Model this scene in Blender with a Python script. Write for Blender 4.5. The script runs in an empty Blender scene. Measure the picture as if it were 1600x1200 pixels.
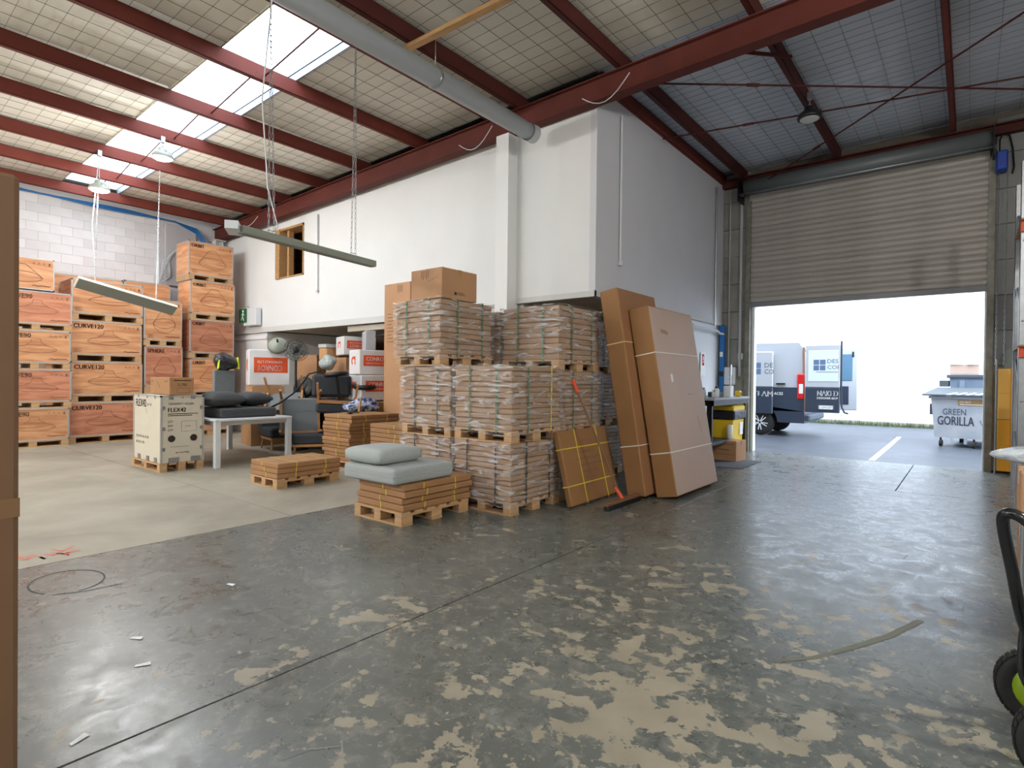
import bpy, bmesh, math, random
from mathutils import Vector, Matrix, Euler
R = random.Random(7)
S = bpy.context.scene
COL = S.collection
PI = math.pi

# ------------------------------------------------------------------ camera
f_px, yaw, pit, rol = 884.5856, 0.6808061, -0.00891783, 0.011
cy, sy = math.cos(yaw), math.sin(yaw)
fw = Vector((-sy, cy, 0)); rt = Vector((cy, sy, 0)); up = Vector((0, 0, 1))
fw, up = fw*math.cos(pit)+up*math.sin(pit), up*math.cos(pit)-fw*math.sin(pit)
rt, up = rt*math.cos(rol)+up*math.sin(rol), up*math.cos(rol)-rt*math.sin(rol)
cam = bpy.data.cameras.new('camera'); camo = bpy.data.objects.new('camera', cam); COL.objects.link(camo)
M = Matrix((rt, up, -fw)).transposed().to_4x4(); M.translation = (0, 0, 1.4)
camo.matrix_world = M
cam.sensor_width = 36; cam.sensor_fit = 'HORIZONTAL'; cam.lens = 36*f_px/1600
cam.clip_start = .05; cam.clip_end = 200
S.camera = camo
# ------------------------------------------------------------------ world, exposure
w = bpy.data.worlds.new('overcast_sky'); S.world = w; w.use_nodes = True
bg = w.node_tree.nodes['Background']; bg.inputs[0].default_value = (.80, .89, 1, 1); bg.inputs[1].default_value = 8.0
S.view_settings.view_transform = 'Standard'; S.view_settings.look = 'None'
S.view_settings.exposure = 0.0; S.view_settings.gamma = 1; S.view_settings.use_curve_mapping = False
# daylight portals: the roller door opening and the roof lights
def portal(n, loc, rot, sx, sy_):
    l = bpy.data.lights.new(n, 'AREA'); l.shape = 'RECTANGLE'; l.size = sx; l.size_y = sy_; l.cycles.is_portal = True
    o = bpy.data.objects.new(n, l); o.location = loc; o.rotation_euler = rot; COL.objects.link(o)
portal('door_daylight_portal', (-1.65, 12.1, 1.45), (-PI/2, 0, 0), 3.7, 2.9)
portal('roof_light_portal', (-10.4, 3.75, 5.6), (0, 0, 0), 8.6, 1.0)
portal('roof_light_portal', (-7.9, -2.5, 5.6), (0, 0, 0), 13.6, 1.0)  # portal of the added roof light behind the camera

# ------------------------------------------------------------------ roof geometry helpers
zr = lambda x: 5.15+.0193*(x+.82)      # underside of the rafter
zp = lambda x: zr(x)+.31               # underside of the purlins
zc = lambda x: zr(x)+.52               # underside of the roof lining

# ------------------------------------------------------------------ materials
MATS = {}
def s2l(c): return tuple(((v/255)/12.92 if v/255 <= .04045 else ((v/255+.055)/1.055)**2.4) for v in c)
def mat(name, rgb, rough=.6, metal=0, noise=None, bump=None, spec=.5, emit=None, trans=0, alpha=1, scale=(1, 1, 1)):
    """rgb in sRGB 0-255; noise=(scale, amount, rgb2); bump=(scale, strength, distance)"""
    if name in MATS: return MATS[name]
    m = bpy.data.materials.new(name); m.use_nodes = True; nt = m.node_tree; b = nt.nodes['Principled BSDF']
    c = s2l(rgb); b.inputs['Base Color'].default_value = (*c, 1)
    b.inputs['Roughness'].default_value = rough; b.inputs['Metallic'].default_value = metal
    b.inputs['Specular IOR Level'].default_value = spec
    b.inputs['Transmission Weight'].default_value = trans; b.inputs['Alpha'].default_value = alpha
    if emit:
        b.inputs['Emission Color'].default_value = (*s2l(emit[0]), 1); b.inputs['Emission Strength'].default_value = emit[1]
    if noise or bump:
        tc = nt.nodes.new('ShaderNodeTexCoord'); mp = nt.nodes.new('ShaderNodeMapping'); mp.inputs['Scale'].default_value = scale
        nt.links.new(tc.outputs['Object'], mp.inputs[0])
    if noise:
        n = nt.nodes.new('ShaderNodeTexNoise'); n.inputs['Scale'].default_value = noise[0]; n.inputs['Detail'].default_value = 6
        nt.links.new(mp.outputs[0], n.inputs['Vector'])
        r = nt.nodes.new('ShaderNodeValToRGB'); r.color_ramp.elements[0].position = .5-noise[1]; r.color_ramp.elements[1].position = .5+noise[1]
        r.color_ramp.elements[0].color = (*c, 1); r.color_ramp.elements[1].color = (*s2l(noise[2]), 1)
        nt.links.new(n.outputs['Fac'], r.inputs[0]); last = r.outputs[0]
        oi = nt.nodes.new('ShaderNodeObjectInfo'); mr = nt.nodes.new('ShaderNodeMapRange')
        mr.inputs['To Min'].default_value = .93; mr.inputs['To Max'].default_value = 1.05
        nt.links.new(oi.outputs['Random'], mr.inputs['Value'])
        mx = nt.nodes.new('ShaderNodeVectorMath'); mx.operation = 'SCALE'
        nt.links.new(last, mx.inputs[0]); nt.links.new(mr.outputs[0], mx.inputs['Scale'])
        nt.links.new(mx.outputs[0], b.inputs['Base Color'])
    if bump:
        n2 = nt.nodes.new('ShaderNodeTexNoise'); n2.inputs['Scale'].default_value = bump[0]; n2.inputs['Detail'].default_value = 4
        nt.links.new(mp.outputs[0], n2.inputs['Vector'])
        bm_ = nt.nodes.new('ShaderNodeBump'); bm_.inputs['Strength'].default_value = bump[1]; bm_.inputs['Distance'].default_value = bump[2]
        nt.links.new(n2.outputs['Fac'], bm_.inputs['Height']); nt.links.new(bm_.outputs[0], b.inputs['Normal'])
    MATS[name] = m; return m

WHITE = mat('white_painted_plaster', (226, 227, 227), .75, noise=(1.2, .3, (219, 220, 221)), bump=(30, .1, .002))
GREYW = mat('grey_white_paint', (205, 206, 203), .7, noise=(1.5, .3, (196, 197, 196)))
BLOCK = mat('painted_block', (222, 222, 224), .8, noise=(3, .3, (212, 212, 216)), bump=(60, .3, .004))
MORTAR = mat('block_joint', (206, 206, 210), .9)
CONCG = mat('grey_concrete_block', (150, 148, 142), .85, noise=(4, .25, (128, 126, 120)), bump=(60, .3, .004))
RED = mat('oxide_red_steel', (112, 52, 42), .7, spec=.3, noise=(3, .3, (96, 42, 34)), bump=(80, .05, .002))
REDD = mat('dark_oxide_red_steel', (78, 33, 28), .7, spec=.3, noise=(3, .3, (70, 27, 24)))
WOODP = mat('pallet_pine', (196, 160, 118), .75, noise=(6, .25, (172, 134, 94)), scale=(1, 1, 5))
TIMB = mat('pine_timber', (186, 146, 98), .7, noise=(6, .25, (160, 120, 76)), scale=(1, 6, 6))
TEAK = mat('oak_chair_leg', (184, 134, 84), .5, noise=(8, .25, (160, 112, 66)))
KRAFT = mat('kraft_cardboard', (166, 124, 84), .7, noise=(2.5, .3, (150, 110, 74)), bump=(40, .1, .002))
KRAFT2 = mat('kraft_carton_wrapped', (172, 140, 110), .7, noise=(3, .3, (146, 114, 86)), bump=(14, .5, .01), scale=(1, 1, 3))
KRAFT3 = mat('pale_kraft_board', (186, 142, 104), .7, noise=(2.5, .3, (172, 130, 94)))
KRAFT4 = mat('brown_cardboard', (118, 88, 62), .7, noise=(1.5, .3, (106, 78, 54)), bump=(20, .1, .003))
KRAFTE = mat('cardboard_edge', (150, 108, 66), .75, noise=(2.5, .3, (134, 96, 58)))
KRAFTG = mat('greyish_cardboard_face', (188, 164, 150), .6, noise=(1.5, .3, (178, 154, 140)), bump=(8, .15, .004))
YEL = mat('yellow_strap', (222, 200, 60), .5)
GRN = mat('green_strap', (48, 104, 72), .5)
BLK = mat('black_strap', (28, 28, 32), .45)
BLACK = mat('black_plastic', (22, 22, 24), .4)
BLACKM = mat('black_steel', (24, 24, 28), .35, .3)
STEEL = mat('galvanised_steel', (170, 174, 178), .35, .8, noise=(12, .3, (150, 154, 160)))
EDGE = mat('grey_edge_strip', (176, 172, 168), .5, .3)
CUSHL = mat('light_grey_fabric', (168, 174, 174), .9, noise=(60, .2, (156, 162, 162)), bump=(200, .3, .002))
CUSHD = mat('charcoal_fabric', (70, 72, 75), .9, noise=(60, .2, (60, 62, 65)), bump=(200, .3, .002))
CHARC = mat('charcoal_upholstery', (58, 62, 68), .9, noise=(60, .2, (50, 54, 60)))
CHGR = mat('grey_upholstery', (118, 124, 126), .9, noise=(60, .2, (106, 112, 114)))
WMET = mat('white_powder_coat', (214, 218, 222), .4)
LAMPG = mat('lamp_grey_green', (150, 156, 146), .5, .2)
INK = mat('dark_ink', (44, 34, 30), .8)
INKB = mat('brown_ink', (112, 70, 52), .8)
INKF = mat('faded_ink', (128, 96, 74), .8)
WPRINT = mat('white_print', (235, 238, 240), .6)
ORANGE = mat('orange_print', (226, 86, 40), .6)
WPLAS = mat('white_plastic_sheet', (226, 226, 228), .35, bump=(10, .3, .01))
VWHITE = mat('van_white_paint', (172, 177, 185), .25)
VBLUE = mat('van_slate_paint', (50, 59, 74), .3)
VGREY = mat('van_grey_plastic', (84, 94, 108), .5)
RUB = mat('black_rubber', (30, 30, 30), .8, bump=(80, .4, .003))
LOGO = mat('pale_blue_logo', (86, 108, 140), .5)
BGLASS = mat('tinted_van_glass', (84, 118, 142), .1)
REDP = mat('red_plastic', (196, 30, 34), .3)
YPL = mat('yellow_plastic', (232, 196, 40), .4)
YGRD = mat('amber_guard_paint', (236, 168, 30), .5)
BLUE = mat('blue_painted_pipe', (28, 104, 170), .4)
BINP = mat('white_bin_paint', (176, 180, 186), .45, noise=(3, .2, (152, 158, 168)), bump=(20, .2, .003))
BINB = mat('pale_blue_bin_paint', (118, 134, 152), .45, noise=(3, .2, (106, 122, 142)))
BINLID = mat('dark_bin_lid', (70, 78, 84), .6)
BEIGEP = mat('beige_panel', (196, 190, 172), .6)
PIPEG = mat('pale_grey_duct', (172, 178, 182), .35)
SHUT = mat('beige_roller_steel', (176, 170, 164), .45, .1, noise=(2, .3, (160, 154, 148)))
SHUTD = mat('grey_roller_drum', (112, 118, 120), .5, .3)
WIREM = mat('galvanised_wire', (92, 90, 84), .6, .2)
CREAM = mat('cream_crate_board', (206, 198, 180), .6, noise=(2, .3, (196, 188, 170)))
DARK = mat('dark_interior', (30, 28, 27), .9)
PVCB = mat('green_exit_face', (40, 96, 56), .5)
LIME = mat('lime_hub', (138, 166, 30), .4)
MATG = mat('rubber_floor_mat', (92, 94, 98), .9, bump=(120, .4, .003))

def plywood(name, c1, c2):
    m = bpy.data.materials.new(name); m.use_nodes = True; nt = m.node_tree; b = nt.nodes['Principled BSDF']
    b.inputs['Roughness'].default_value = .55
    tc = nt.nodes.new('ShaderNodeTexCoord'); mp = nt.nodes.new('ShaderNodeMapping'); mp.inputs['Scale'].default_value = (1, .9, 7)
    nt.links.new(tc.outputs['Object'], mp.inputs[0])
    oi = nt.nodes.new('ShaderNodeObjectInfo'); ad = nt.nodes.new('ShaderNodeVectorMath'); ad.operation = 'ADD'
    cb = nt.nodes.new('ShaderNodeCombineXYZ'); ml = nt.nodes.new('ShaderNodeMath'); ml.operation = 'MULTIPLY'; ml.inputs[1].default_value = 40
    nt.links.new(oi.outputs['Random'], ml.inputs[0]); nt.links.new(ml.outputs[0], cb.inputs[0]); nt.links.new(ml.outputs[0], cb.inputs[1])
    nt.links.new(mp.outputs[0], ad.inputs[0]); nt.links.new(cb.outputs[0], ad.inputs[1])
    n = nt.nodes.new('ShaderNodeTexNoise'); n.inputs['Scale'].default_value = 1.6; n.inputs['Detail'].default_value = 8; n.inputs['Distortion'].default_value = .8
    nt.links.new(ad.outputs[0], n.inputs['Vector'])
    r = nt.nodes.new('ShaderNodeValToRGB'); r.color_ramp.elements[0].position = .38; r.color_ramp.elements[1].position = .62
    r.color_ramp.elements[0].color = (*s2l(c1), 1); r.color_ramp.elements[1].color = (*s2l(c2), 1)
    nt.links.new(n.outputs['Fac'], r.inputs[0])
    hs = nt.nodes.new('ShaderNodeHueSaturation')
    mr = nt.nodes.new('ShaderNodeMapRange'); mr.inputs['To Min'].default_value = .88; mr.inputs['To Max'].default_value = 1.1
    nt.links.new(oi.outputs['Random'], mr.inputs['Value']); nt.links.new(mr.outputs[0], hs.inputs['Value'])
    nt.links.new(r.outputs[0], hs.inputs['Color']); nt.links.new(hs.outputs[0], b.inputs['Base Color'])
    return m
PLY = plywood('plywood_panel', (190, 130, 88), (216, 162, 118))
PLYR = plywood('reddish_plywood_panel', (176, 112, 84), (202, 138, 106))
OSB = plywood('dark_timber_boarding', (104, 78, 56), (124, 96, 70))

# stretch film
def film():
    m = bpy.data.materials.new('clear_stretch_film'); m.use_nodes = True; nt = m.node_tree; nt.nodes.clear()
    out = nt.nodes.new('ShaderNodeOutputMaterial'); tr = nt.nodes.new('ShaderNodeBsdfTransparent'); gl = nt.nodes.new('ShaderNodeBsdfPrincipled')
    gl.inputs['Base Color'].default_value = (.82, .80, .80, 1); gl.inputs['Roughness'].default_value = .22
    tc = nt.nodes.new('ShaderNodeTexCoord'); mp = nt.nodes.new('ShaderNodeMapping'); mp.inputs['Scale'].default_value = (1.0, 1.0, 5.5); mp.inputs['Rotation'].default_value = (.3, .25, 0)
    n = nt.nodes.new('ShaderNodeTexNoise'); n.inputs['Scale'].default_value = 4; n.inputs['Detail'].default_value = 6; n.inputs['Distortion'].default_value = 1.2
    nt.links.new(tc.outputs['Object'], mp.inputs[0]); nt.links.new(mp.outputs[0], n.inputs['Vector'])
    bp = nt.nodes.new('ShaderNodeBump'); bp.inputs['Strength'].default_value = .9; bp.inputs['Distance'].default_value = .03
    nt.links.new(n.outputs['Fac'], bp.inputs['Height']); nt.links.new(bp.outputs[0], gl.inputs['Normal'])
    r = nt.nodes.new('ShaderNodeValToRGB'); r.color_ramp.elements[0].position = .47; r.color_ramp.elements[1].position = .66
    r.color_ramp.elements[0].color = (.07, .07, .07, 1); r.color_ramp.elements[1].color = (.55, .55, .55, 1)
    nt.links.new(n.outputs['Fac'], r.inputs[0])
    mx = nt.nodes.new('ShaderNodeMixShader'); nt.links.new(r.outputs[0], mx.inputs[0]); nt.links.new(tr.outputs[0], mx.inputs[1]); nt.links.new(gl.outputs[0], mx.inputs[2])
    nt.links.new(mx.outputs[0], out.inputs[0]); return m
FILM = film()

# floor: dark paint peeled to beige screed, bare concrete beyond the joint
def floor_mat(painted):
    m = bpy.data.materials.new('peeling_grey_floor_paint' if painted else 'bare_concrete_floor'); m.use_nodes = True; nt = m.node_tree; L = nt.links; b = nt.nodes['Principled BSDF']
    tc = nt.nodes.new('ShaderNodeNewGeometry')
    def noise(sc, det=8, dist=0, vec=None, rough=.55):
        n = nt.nodes.new('ShaderNodeTexNoise'); n.inputs['Scale'].default_value = sc; n.inputs['Detail'].default_value = det; n.inputs['Distortion'].default_value = dist; n.inputs['Roughness'].default_value = rough
        L.new(vec or tc.outputs['Position'], n.inputs['Vector']); return n.outputs['Fac']
    def ramp(src, p0, p1, c0, c1):
        r = nt.nodes.new('ShaderNodeValToRGB'); r.color_ramp.elements[0].position = p0; r.color_ramp.elements[1].position = p1
        r.color_ramp.elements[0].color = (*c0, 1); r.color_ramp.elements[1].color = (*c1, 1); L.new(src, r.inputs[0]); return r.outputs[0]
    def mth(op, a, c):
        n = nt.nodes.new('ShaderNodeMath'); n.operation = op; n.use_clamp = False
        for i, v in ((0, a), (1, c)):
            if isinstance(v, (int, float)): n.inputs[i].default_value = v
            else: L.new(v, n.inputs[i])
        return n.outputs[0]
    beige = ramp(noise(3, 10), .3, .7, s2l((138, 131, 114)), s2l((156, 149, 132)))
    if not painted:
        base = ramp(noise(.9, 10, .6), .3, .7, s2l((134, 128, 114)), s2l((164, 158, 143)))
        L.new(base, b.inputs['Base Color']); rr = ramp(noise(2, 6), .3, .7, (.45,)*3, (.62,)*3); L.new(rr, b.inputs['Roughness'])
    else:
        paint = ramp(noise(1.4, 10, .4), .3, .7, s2l((76, 81, 78)), s2l((98, 102, 98)))
        scuff = ramp(noise(11, 12, .6, rough=.75), .5, .68, (0, 0, 0), (.5,)*3)
        mx = nt.nodes.new('ShaderNodeMix'); mx.data_type = 'RGBA'; L.new(scuff, mx.inputs['Factor']); L.new(paint, mx.inputs[6]); mx.inputs[7].default_value = (*s2l((160, 158, 148)), 1)
        # peeling is heavy in a trodden patch and thins out around it
        sp = nt.nodes.new('ShaderNodeSeparateXYZ'); L.new(tc.outputs['Position'], sp.inputs[0])
        dx = mth('MULTIPLY', mth('ADD', sp.outputs[0], 1.1), .9); dy = mth('MULTIPLY', mth('ADD', sp.outputs[1], -2.4), .7)
        d = mth('SQRT', mth('ADD', mth('MULTIPLY', dx, dx), mth('MULTIPLY', dy, dy)), 0)
        thr = mth('ADD', mth('MULTIPLY', mth('POWER', d, .8), .062), .488)
        big = noise(1.6, 3, .2); fine = noise(7.5, 9, .15, rough=.62)
        mixv = mth('ADD', mth('MULTIPLY', big, .36), mth('MULTIPLY', fine, .64)); speck = mth('GREATER_THAN', noise(26, 5, .3, rough=.6), mth('ADD', mth('MULTIPLY', d, .016), .615))
        peel = mth('MAXIMUM', mth('GREATER_THAN', mixv, thr), speck)
        mx2 = nt.nodes.new('ShaderNodeMix'); mx2.data_type = 'RGBA'; L.new(peel, mx2.inputs['Factor']); L.new(mx.outputs[2], mx2.inputs[6]); L.new(beige, mx2.inputs[7])
        L.new(mx2.outputs[2], b.inputs['Base Color'])
        rr = ramp(noise(5, 8, 1, rough=.7), .3, .7, (.2,)*3, (.42,)*3)
        mr = mth('ADD', rr, mth('MULTIPLY', peel, .12)); L.new(mr, b.inputs['Roughness']); b.inputs['Specular IOR Level'].default_value = 1.0
        bp = nt.nodes.new('ShaderNodeBump'); bp.inputs['Strength'].default_value = .3; bp.inputs['Distance'].default_value = .002
        inv = mth('SUBTRACT', 1, peel); L.new(inv, bp.inputs['Height']); L.new(bp.outputs[0], b.inputs['Normal'])
    return m
FLOORP = floor_mat(True); FLOORB = floor_mat(False)
ASPH = mat('wet_asphalt', (56, 61, 69), .4, noise=(2.2, .25, (76, 81, 90)), bump=(120, .4, .004))
LINING = mat('foil_roof_lining', (226, 221, 208), .6, 0, noise=(1.2, .3, (208, 203, 191)), bump=(3, .6, .03))
LINB = mat('blue_grey_roof_lining', (206, 212, 222), .55, 0, noise=(1.2, .3, (190, 196, 208)), bump=(3, .6, .03))
EXTW = mat('white_outside_blockwork', (208, 211, 216), .8, noise=(5, .2, (194, 198, 205)), bump=(8, .3, .01))
# corrugated roof light sheet
def sheet():
    m = bpy.data.materials.new('translucent_roof_sheet'); m.use_nodes = True; nt = m.node_tree; nt.nodes.clear()
    out = nt.nodes.new('ShaderNodeOutputMaterial'); tr = nt.nodes.new('ShaderNodeBsdfTransparent'); tl = nt.nodes.new('ShaderNodeBsdfTranslucent')
    tr.inputs[0].default_value = (.95, .97, 1, 1); tl.inputs[0].default_value = (.9, .93, .97, 1)
    mx = nt.nodes.new('ShaderNodeMixShader'); mx.inputs[0].default_value = .45
    nt.links.new(tr.outputs[0], mx.inputs[1]); nt.links.new(tl.outputs[0], mx.inputs[2]); nt.links.new(mx.outputs[0], out.inputs[0]); return m
SHEET = sheet()

# ------------------------------------------------------------------ mesh helpers
class MB:
    def __init__(s): s.v = []; s.f = []
    def add(s, vs, fs, mtx=None):
        o = len(s.v); s.v += [tuple(mtx @ Vector(p)) if mtx else tuple(p) for p in vs]; s.f += [tuple(o+i for i in q) for q in fs]; return s
    def box(s, a, b, mtx=None):
        x0, y0, z0 = a; x1, y1, z1 = b
        return s.add([(x0, y0, z0), (x1, y0, z0), (x1, y1, z0), (x0, y1, z0), (x0, y0, z1), (x1, y0, z1), (x1, y1, z1), (x0, y1, z1)],
              [(0, 3, 2, 1), (4, 5, 6, 7), (0, 1, 5, 4), (1, 2, 6, 5), (2, 3, 7, 6), (3, 0, 4, 7)], mtx)
    def cbox(s, a, b, c=.01, mtx=None):   # box with chamfered edges
        x0, y0, z0 = a; x1, y1, z1 = b; vs = []; idx = {}
        for ix, x in enumerate((x0, x1)):
            for iy, y in enumerate((y0, y1)):
                for iz, z in enumerate((z0, z1)):
                    sx, sy_, sz = (1-2*ix)*c, (1-2*iy)*c, (1-2*iz)*c
                    for ax, p in enumerate(((x, y+sy_, z+sz), (x+sx, y, z+sz), (x+sx, y+sy_, z))):
                        idx[ix, iy, iz, ax] = len(vs); vs.append(p)
        fs = []
        I = lambda a, b, c_, d: idx[a, b, c_, d]
        for k in (0, 1):
            fs.append((I(k, 0, 0, 0), I(k, 1, 0, 0), I(k, 1, 1, 0), I(k, 0, 1, 0)) if k else (I(0, 0, 0, 0), I(0, 0, 1, 0), I(0, 1, 1, 0), I(0, 1, 0, 0)))
            fs.append((I(0, k, 0, 1), I(0, k, 1, 1), I(1, k, 1, 1), I(1, k, 0, 1)) if k else (I(0, 0, 0, 1), I(1, 0, 0, 1), I(1, 0, 1, 1), I(0, 0, 1, 1)))
            fs.append((I(0, 0, k, 2), I(1, 0, k, 2), I(1, 1, k, 2), I(0, 1, k, 2)) if k else (I(0, 0, 0, 2), I(0, 1, 0, 2), I(1, 1, 0, 2), I(1, 0, 0, 2)))
        for i in (0, 1):
            for j in (0, 1):
                fs.append((I(0, i, j, 1), I(1, i, j, 1), I(1, i, j, 2), I(0, i, j, 2)))
                fs.append((I(i, 0, j, 0), I(i, 1, j, 0), I(i, 1, j, 2), I(i, 0, j, 2)))
                fs.append((I(i, j, 0, 0), I(i, j, 1, 0), I(i, j, 1, 1), I(i, j, 0, 1)))
                for k in (0, 1): fs.append((I(i, j, k, 0), I(i, j, k, 1), I(i, j, k, 2)))
        return s.add(vs, fs, mtx)
    def tube(s, pts, r, n=8, cap=True, mtx=None):
        pts = [Vector(p) for p in pts]; rs = r if isinstance(r, (list, tuple)) else [r]*len(pts); vs = []; fs = []
        prev = None
        for i, p in enumerate(pts):
            d = (pts[min(i+1, len(pts)-1)]-pts[max(i-1, 0)]).normalized()
            if prev is None: a = d.cross(Vector((0, 0, 1)) if abs(d.z) < .9 else Vector((1, 0, 0))).normalized()
            else: a = (prev-d*prev.dot(d)).normalized()
            prev = a; b = d.cross(a)
            for k in range(n):
                t = 2*PI*k/n; vs.append(p+(a*math.cos(t)+b*math.sin(t))*rs[i])
        for i in range(len(pts)-1):
            for k in range(n):
                k2 = (k+1) % n; fs.append((i*n+k, i*n+k2, (i+1)*n+k2, (i+1)*n+k))
        if cap: fs.append(tuple(range(n-1, -1, -1))); fs.append(tuple((len(pts)-1)*n+k for k in range(n)))
        return s.add(vs, fs, mtx)
    def bar(s, p0, p1, wx, wy, mtx=None):   # rectangular bar between two points
        p0, p1 = Vector(p0), Vector(p1); d = (p1-p0).normalized(); a = d.cross(Vector((0, 0, 1)) if abs(d.z) < .95 else Vector((0, 1, 0))).normalized(); b = a.cross(d)
        vs = [p+a*i*wx/2+b*j*wy/2 for p in (p0, p1) for i, j in ((-1, -1), (1, -1), (1, 1), (-1, 1))]
        return s.add(vs, [(3, 2, 1, 0), (4, 5, 6, 7), (0, 1, 5, 4), (1, 2, 6, 5), (2, 3, 7, 6), (3, 0, 4, 7)], mtx)
    def prism(s, pts, h, mtx=None):      # outline in xy, extruded along z
        n = len(pts); vs = [(x, y, 0) for x, y in pts]+[(x, y, h) for x, y in pts]
        return s.add(vs, [tuple(range(n-1, -1, -1)), tuple(range(n, 2*n))]+[(i, (i+1) % n, n+(i+1) % n, n+i) for i in range(n)], mtx)
    def lathe(s, prof, n=20, mtx=None):
        vs = []; fs = []
        for r, z in prof:
            for k in range(n): t = 2*PI*k/n; vs.append((r*math.cos(t), r*math.sin(t), z))
        for i in range(len(prof)-1):
            for k in range(n): k2 = (k+1) % n; fs.append((i*n+k, i*n+k2, (i+1)*n+k2, (i+1)*n+k))
        fs.append(tuple(range(n-1, -1, -1))); fs.append(tuple((len(prof)-1)*n+k for k in range(n)))
        return s.add(vs, fs, mtx)
    def mesh(s, name, m, smooth=False):
        me = bpy.data.meshes.new(name); me.from_pydata(s.v, [], s.f); me.materials.append(m)
        if smooth:
            for p in me.polygons: p.use_smooth = True
        bm = bmesh.new(); bm.from_mesh(me); bmesh.ops.recalc_face_normals(bm, faces=bm.faces); bm.to_mesh(me); bm.free()
        return me
    def build(s, name, m, parent=None, loc=None, smooth=False, kind=None, rot=None):
        return obj(name, s.mesh(name, m, smooth), parent, loc, kind, rot)
def obj(name, me, parent=None, loc=None, kind=None, rot=None):
    o = bpy.data.objects.new(name, me); COL.objects.link(o)
    if parent: o.parent = parent
    if loc: o.location = loc
    if rot: o.rotation_euler = rot
    if kind: o['kind'] = kind
    return o
def thing(name, label, cat, loc=(0, 0, 0), rz=0, group=None, rot=None):
    o = bpy.data.objects.new(name, None); COL.objects.link(o); o.location = loc; o.rotation_euler = rot or (0, 0, rz)
    o.empty_display_size = .1
    return tag(o, label, cat, group)
def tag(o, label, cat, group=None):
    o['label'] = label; o['category'] = cat
    if group: o['group'] = group
    return o
def dup(src, loc, rz=None, label=None, group=None):
    def cp(o, par):
        c = o.copy(); COL.objects.link(c); c.parent = par
        for ch in list(KIDS.get(o.name, [])) or [q for q in o.children]: cp(ch, c)
        return c
    r = cp(src, None); r.location = loc
    if rz is not None: r.rotation_euler = (0, 0, rz)
    if label: r['label'] = label
    if group: r['group'] = group
    return r
KIDS = {}
FACE_X = lambda x, y0, z0: Matrix(((0, 0, 1, x), (1, 0, 0, y0), (0, 1, 0, z0), (0, 0, 0, 1)))   # print on a face that looks to +x, u = +y
FACE_Y = lambda x0, y, z0: Matrix(((1, 0, 0, x0), (0, 0, -1, y), (0, 1, 0, z0), (0, 0, 0, 1)))  # print on a face that looks to -y, u = +x
TXT = {}
def txt(string):
    if string not in TXT:
        cu = bpy.data.curves.new('t', 'FONT'); cu.body = string; cu.resolution_u = 2
        o = bpy.data.objects.new('t', cu); COL.objects.link(o)
        bpy.context.view_layer.update()
        me = bpy.data.meshes.new_from_object(o.evaluated_get(bpy.context.evaluated_depsgraph_get()))
        vs = [v.co.copy() for v in me.vertices]; fs = [tuple(p.vertices) for p in me.polygons]
        bpy.data.objects.remove(o); bpy.data.curves.remove(cu); bpy.data.meshes.remove(me)
        xs = [v.x for v in vs]; ys = [v.y for v in vs]
        TXT[string] = ([(v.x-min(xs), v.y-min(ys)) for v in vs], fs, max(xs)-min(xs), max(ys)-min(ys))
    return TXT[string]
class PR:   # flat print collected in a 2-D face plane, thickness 1 mm relief
    def __init__(s): s.m = MB()
    def text(s, st, u, v, h, w=None, bold=0, flip=False):
        vs, fs, W, H = txt(st); kx = (w/W) if w else h/H; ky = h/H
        for du in ([0, bold] if bold else [0]):
            s.m.add([((u+w_ - x*kx if flip else u+x*kx+du), (v+h-y*ky if flip else v+y*ky), 0) for (x, y) in vs for w_ in (W*kx,)], fs)
        return s
    def line(s, pts, t=.006):
        for (a, b), (c, d) in zip(pts, pts[1:]):
            l = math.hypot(c-a, d-b) or 1; nx, ny = -(d-b)/l*t/2, (c-a)/l*t/2
            s.m.add([(a+nx, b+ny, 0), (a-nx, b-ny, 0), (c-nx, d-ny, 0), (c+nx, d+ny, 0)], [(0, 1, 2, 3)])
        return s
    def rect(s, u0, v0, u1, v1): s.m.add([(u0, v0, 0), (u1, v0, 0), (u1, v1, 0), (u0, v1, 0)], [(0, 1, 2, 3)]); return s
    def build(s, mtx, m, parent, name='printed_marking'):
        b = MB(); b.add(s.m.v, s.m.f, mtx)
        me = bpy.data.meshes.new(name); me.from_pydata(b.v, [], b.f); me.materials.append(m)
        return obj(name, me, parent)

def ell(cu, cv, a, b, t0=0, t1=2*PI, n=28): return [(cu+a*math.cos(t0+(t1-t0)*i/n), cv+b*math.sin(t0+(t1-t0)*i/n)) for i in range(n+1)]

# ================================================================== SETTING
# ---- floor slabs, real joints between them
base = MB().box((-16, -8, -.2), (6, 11.95, -.03)).build('floor', mat('dark_floor_joint', (66, 64, 58), .9), kind='structure')
xj = [-15.4, -5.27, -2.5, -.74, 3.0]; G = .006
def slab(x0, x1, y0, y1, m):
    MB().cbox((x0+G, y0+G, -.05), (x1-G, y1-G, 0), .0012).build('concrete_slab', m, base)
slab(-15.6, -5.27, -7, 3.03, FLOORB); slab(-15.6, -5.27, 3.03, 9.6, FLOORB)
slab(-5.27, -2.5, -7, 8.85, FLOORP); slab(-2.5, 3.5, -7, 8.85, FLOORP)
slab(-5.27, -.74, 8.85, 11.93, FLOORP); slab(-.74, 3.5, 8.85, 11.93, FLOORP)
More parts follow.
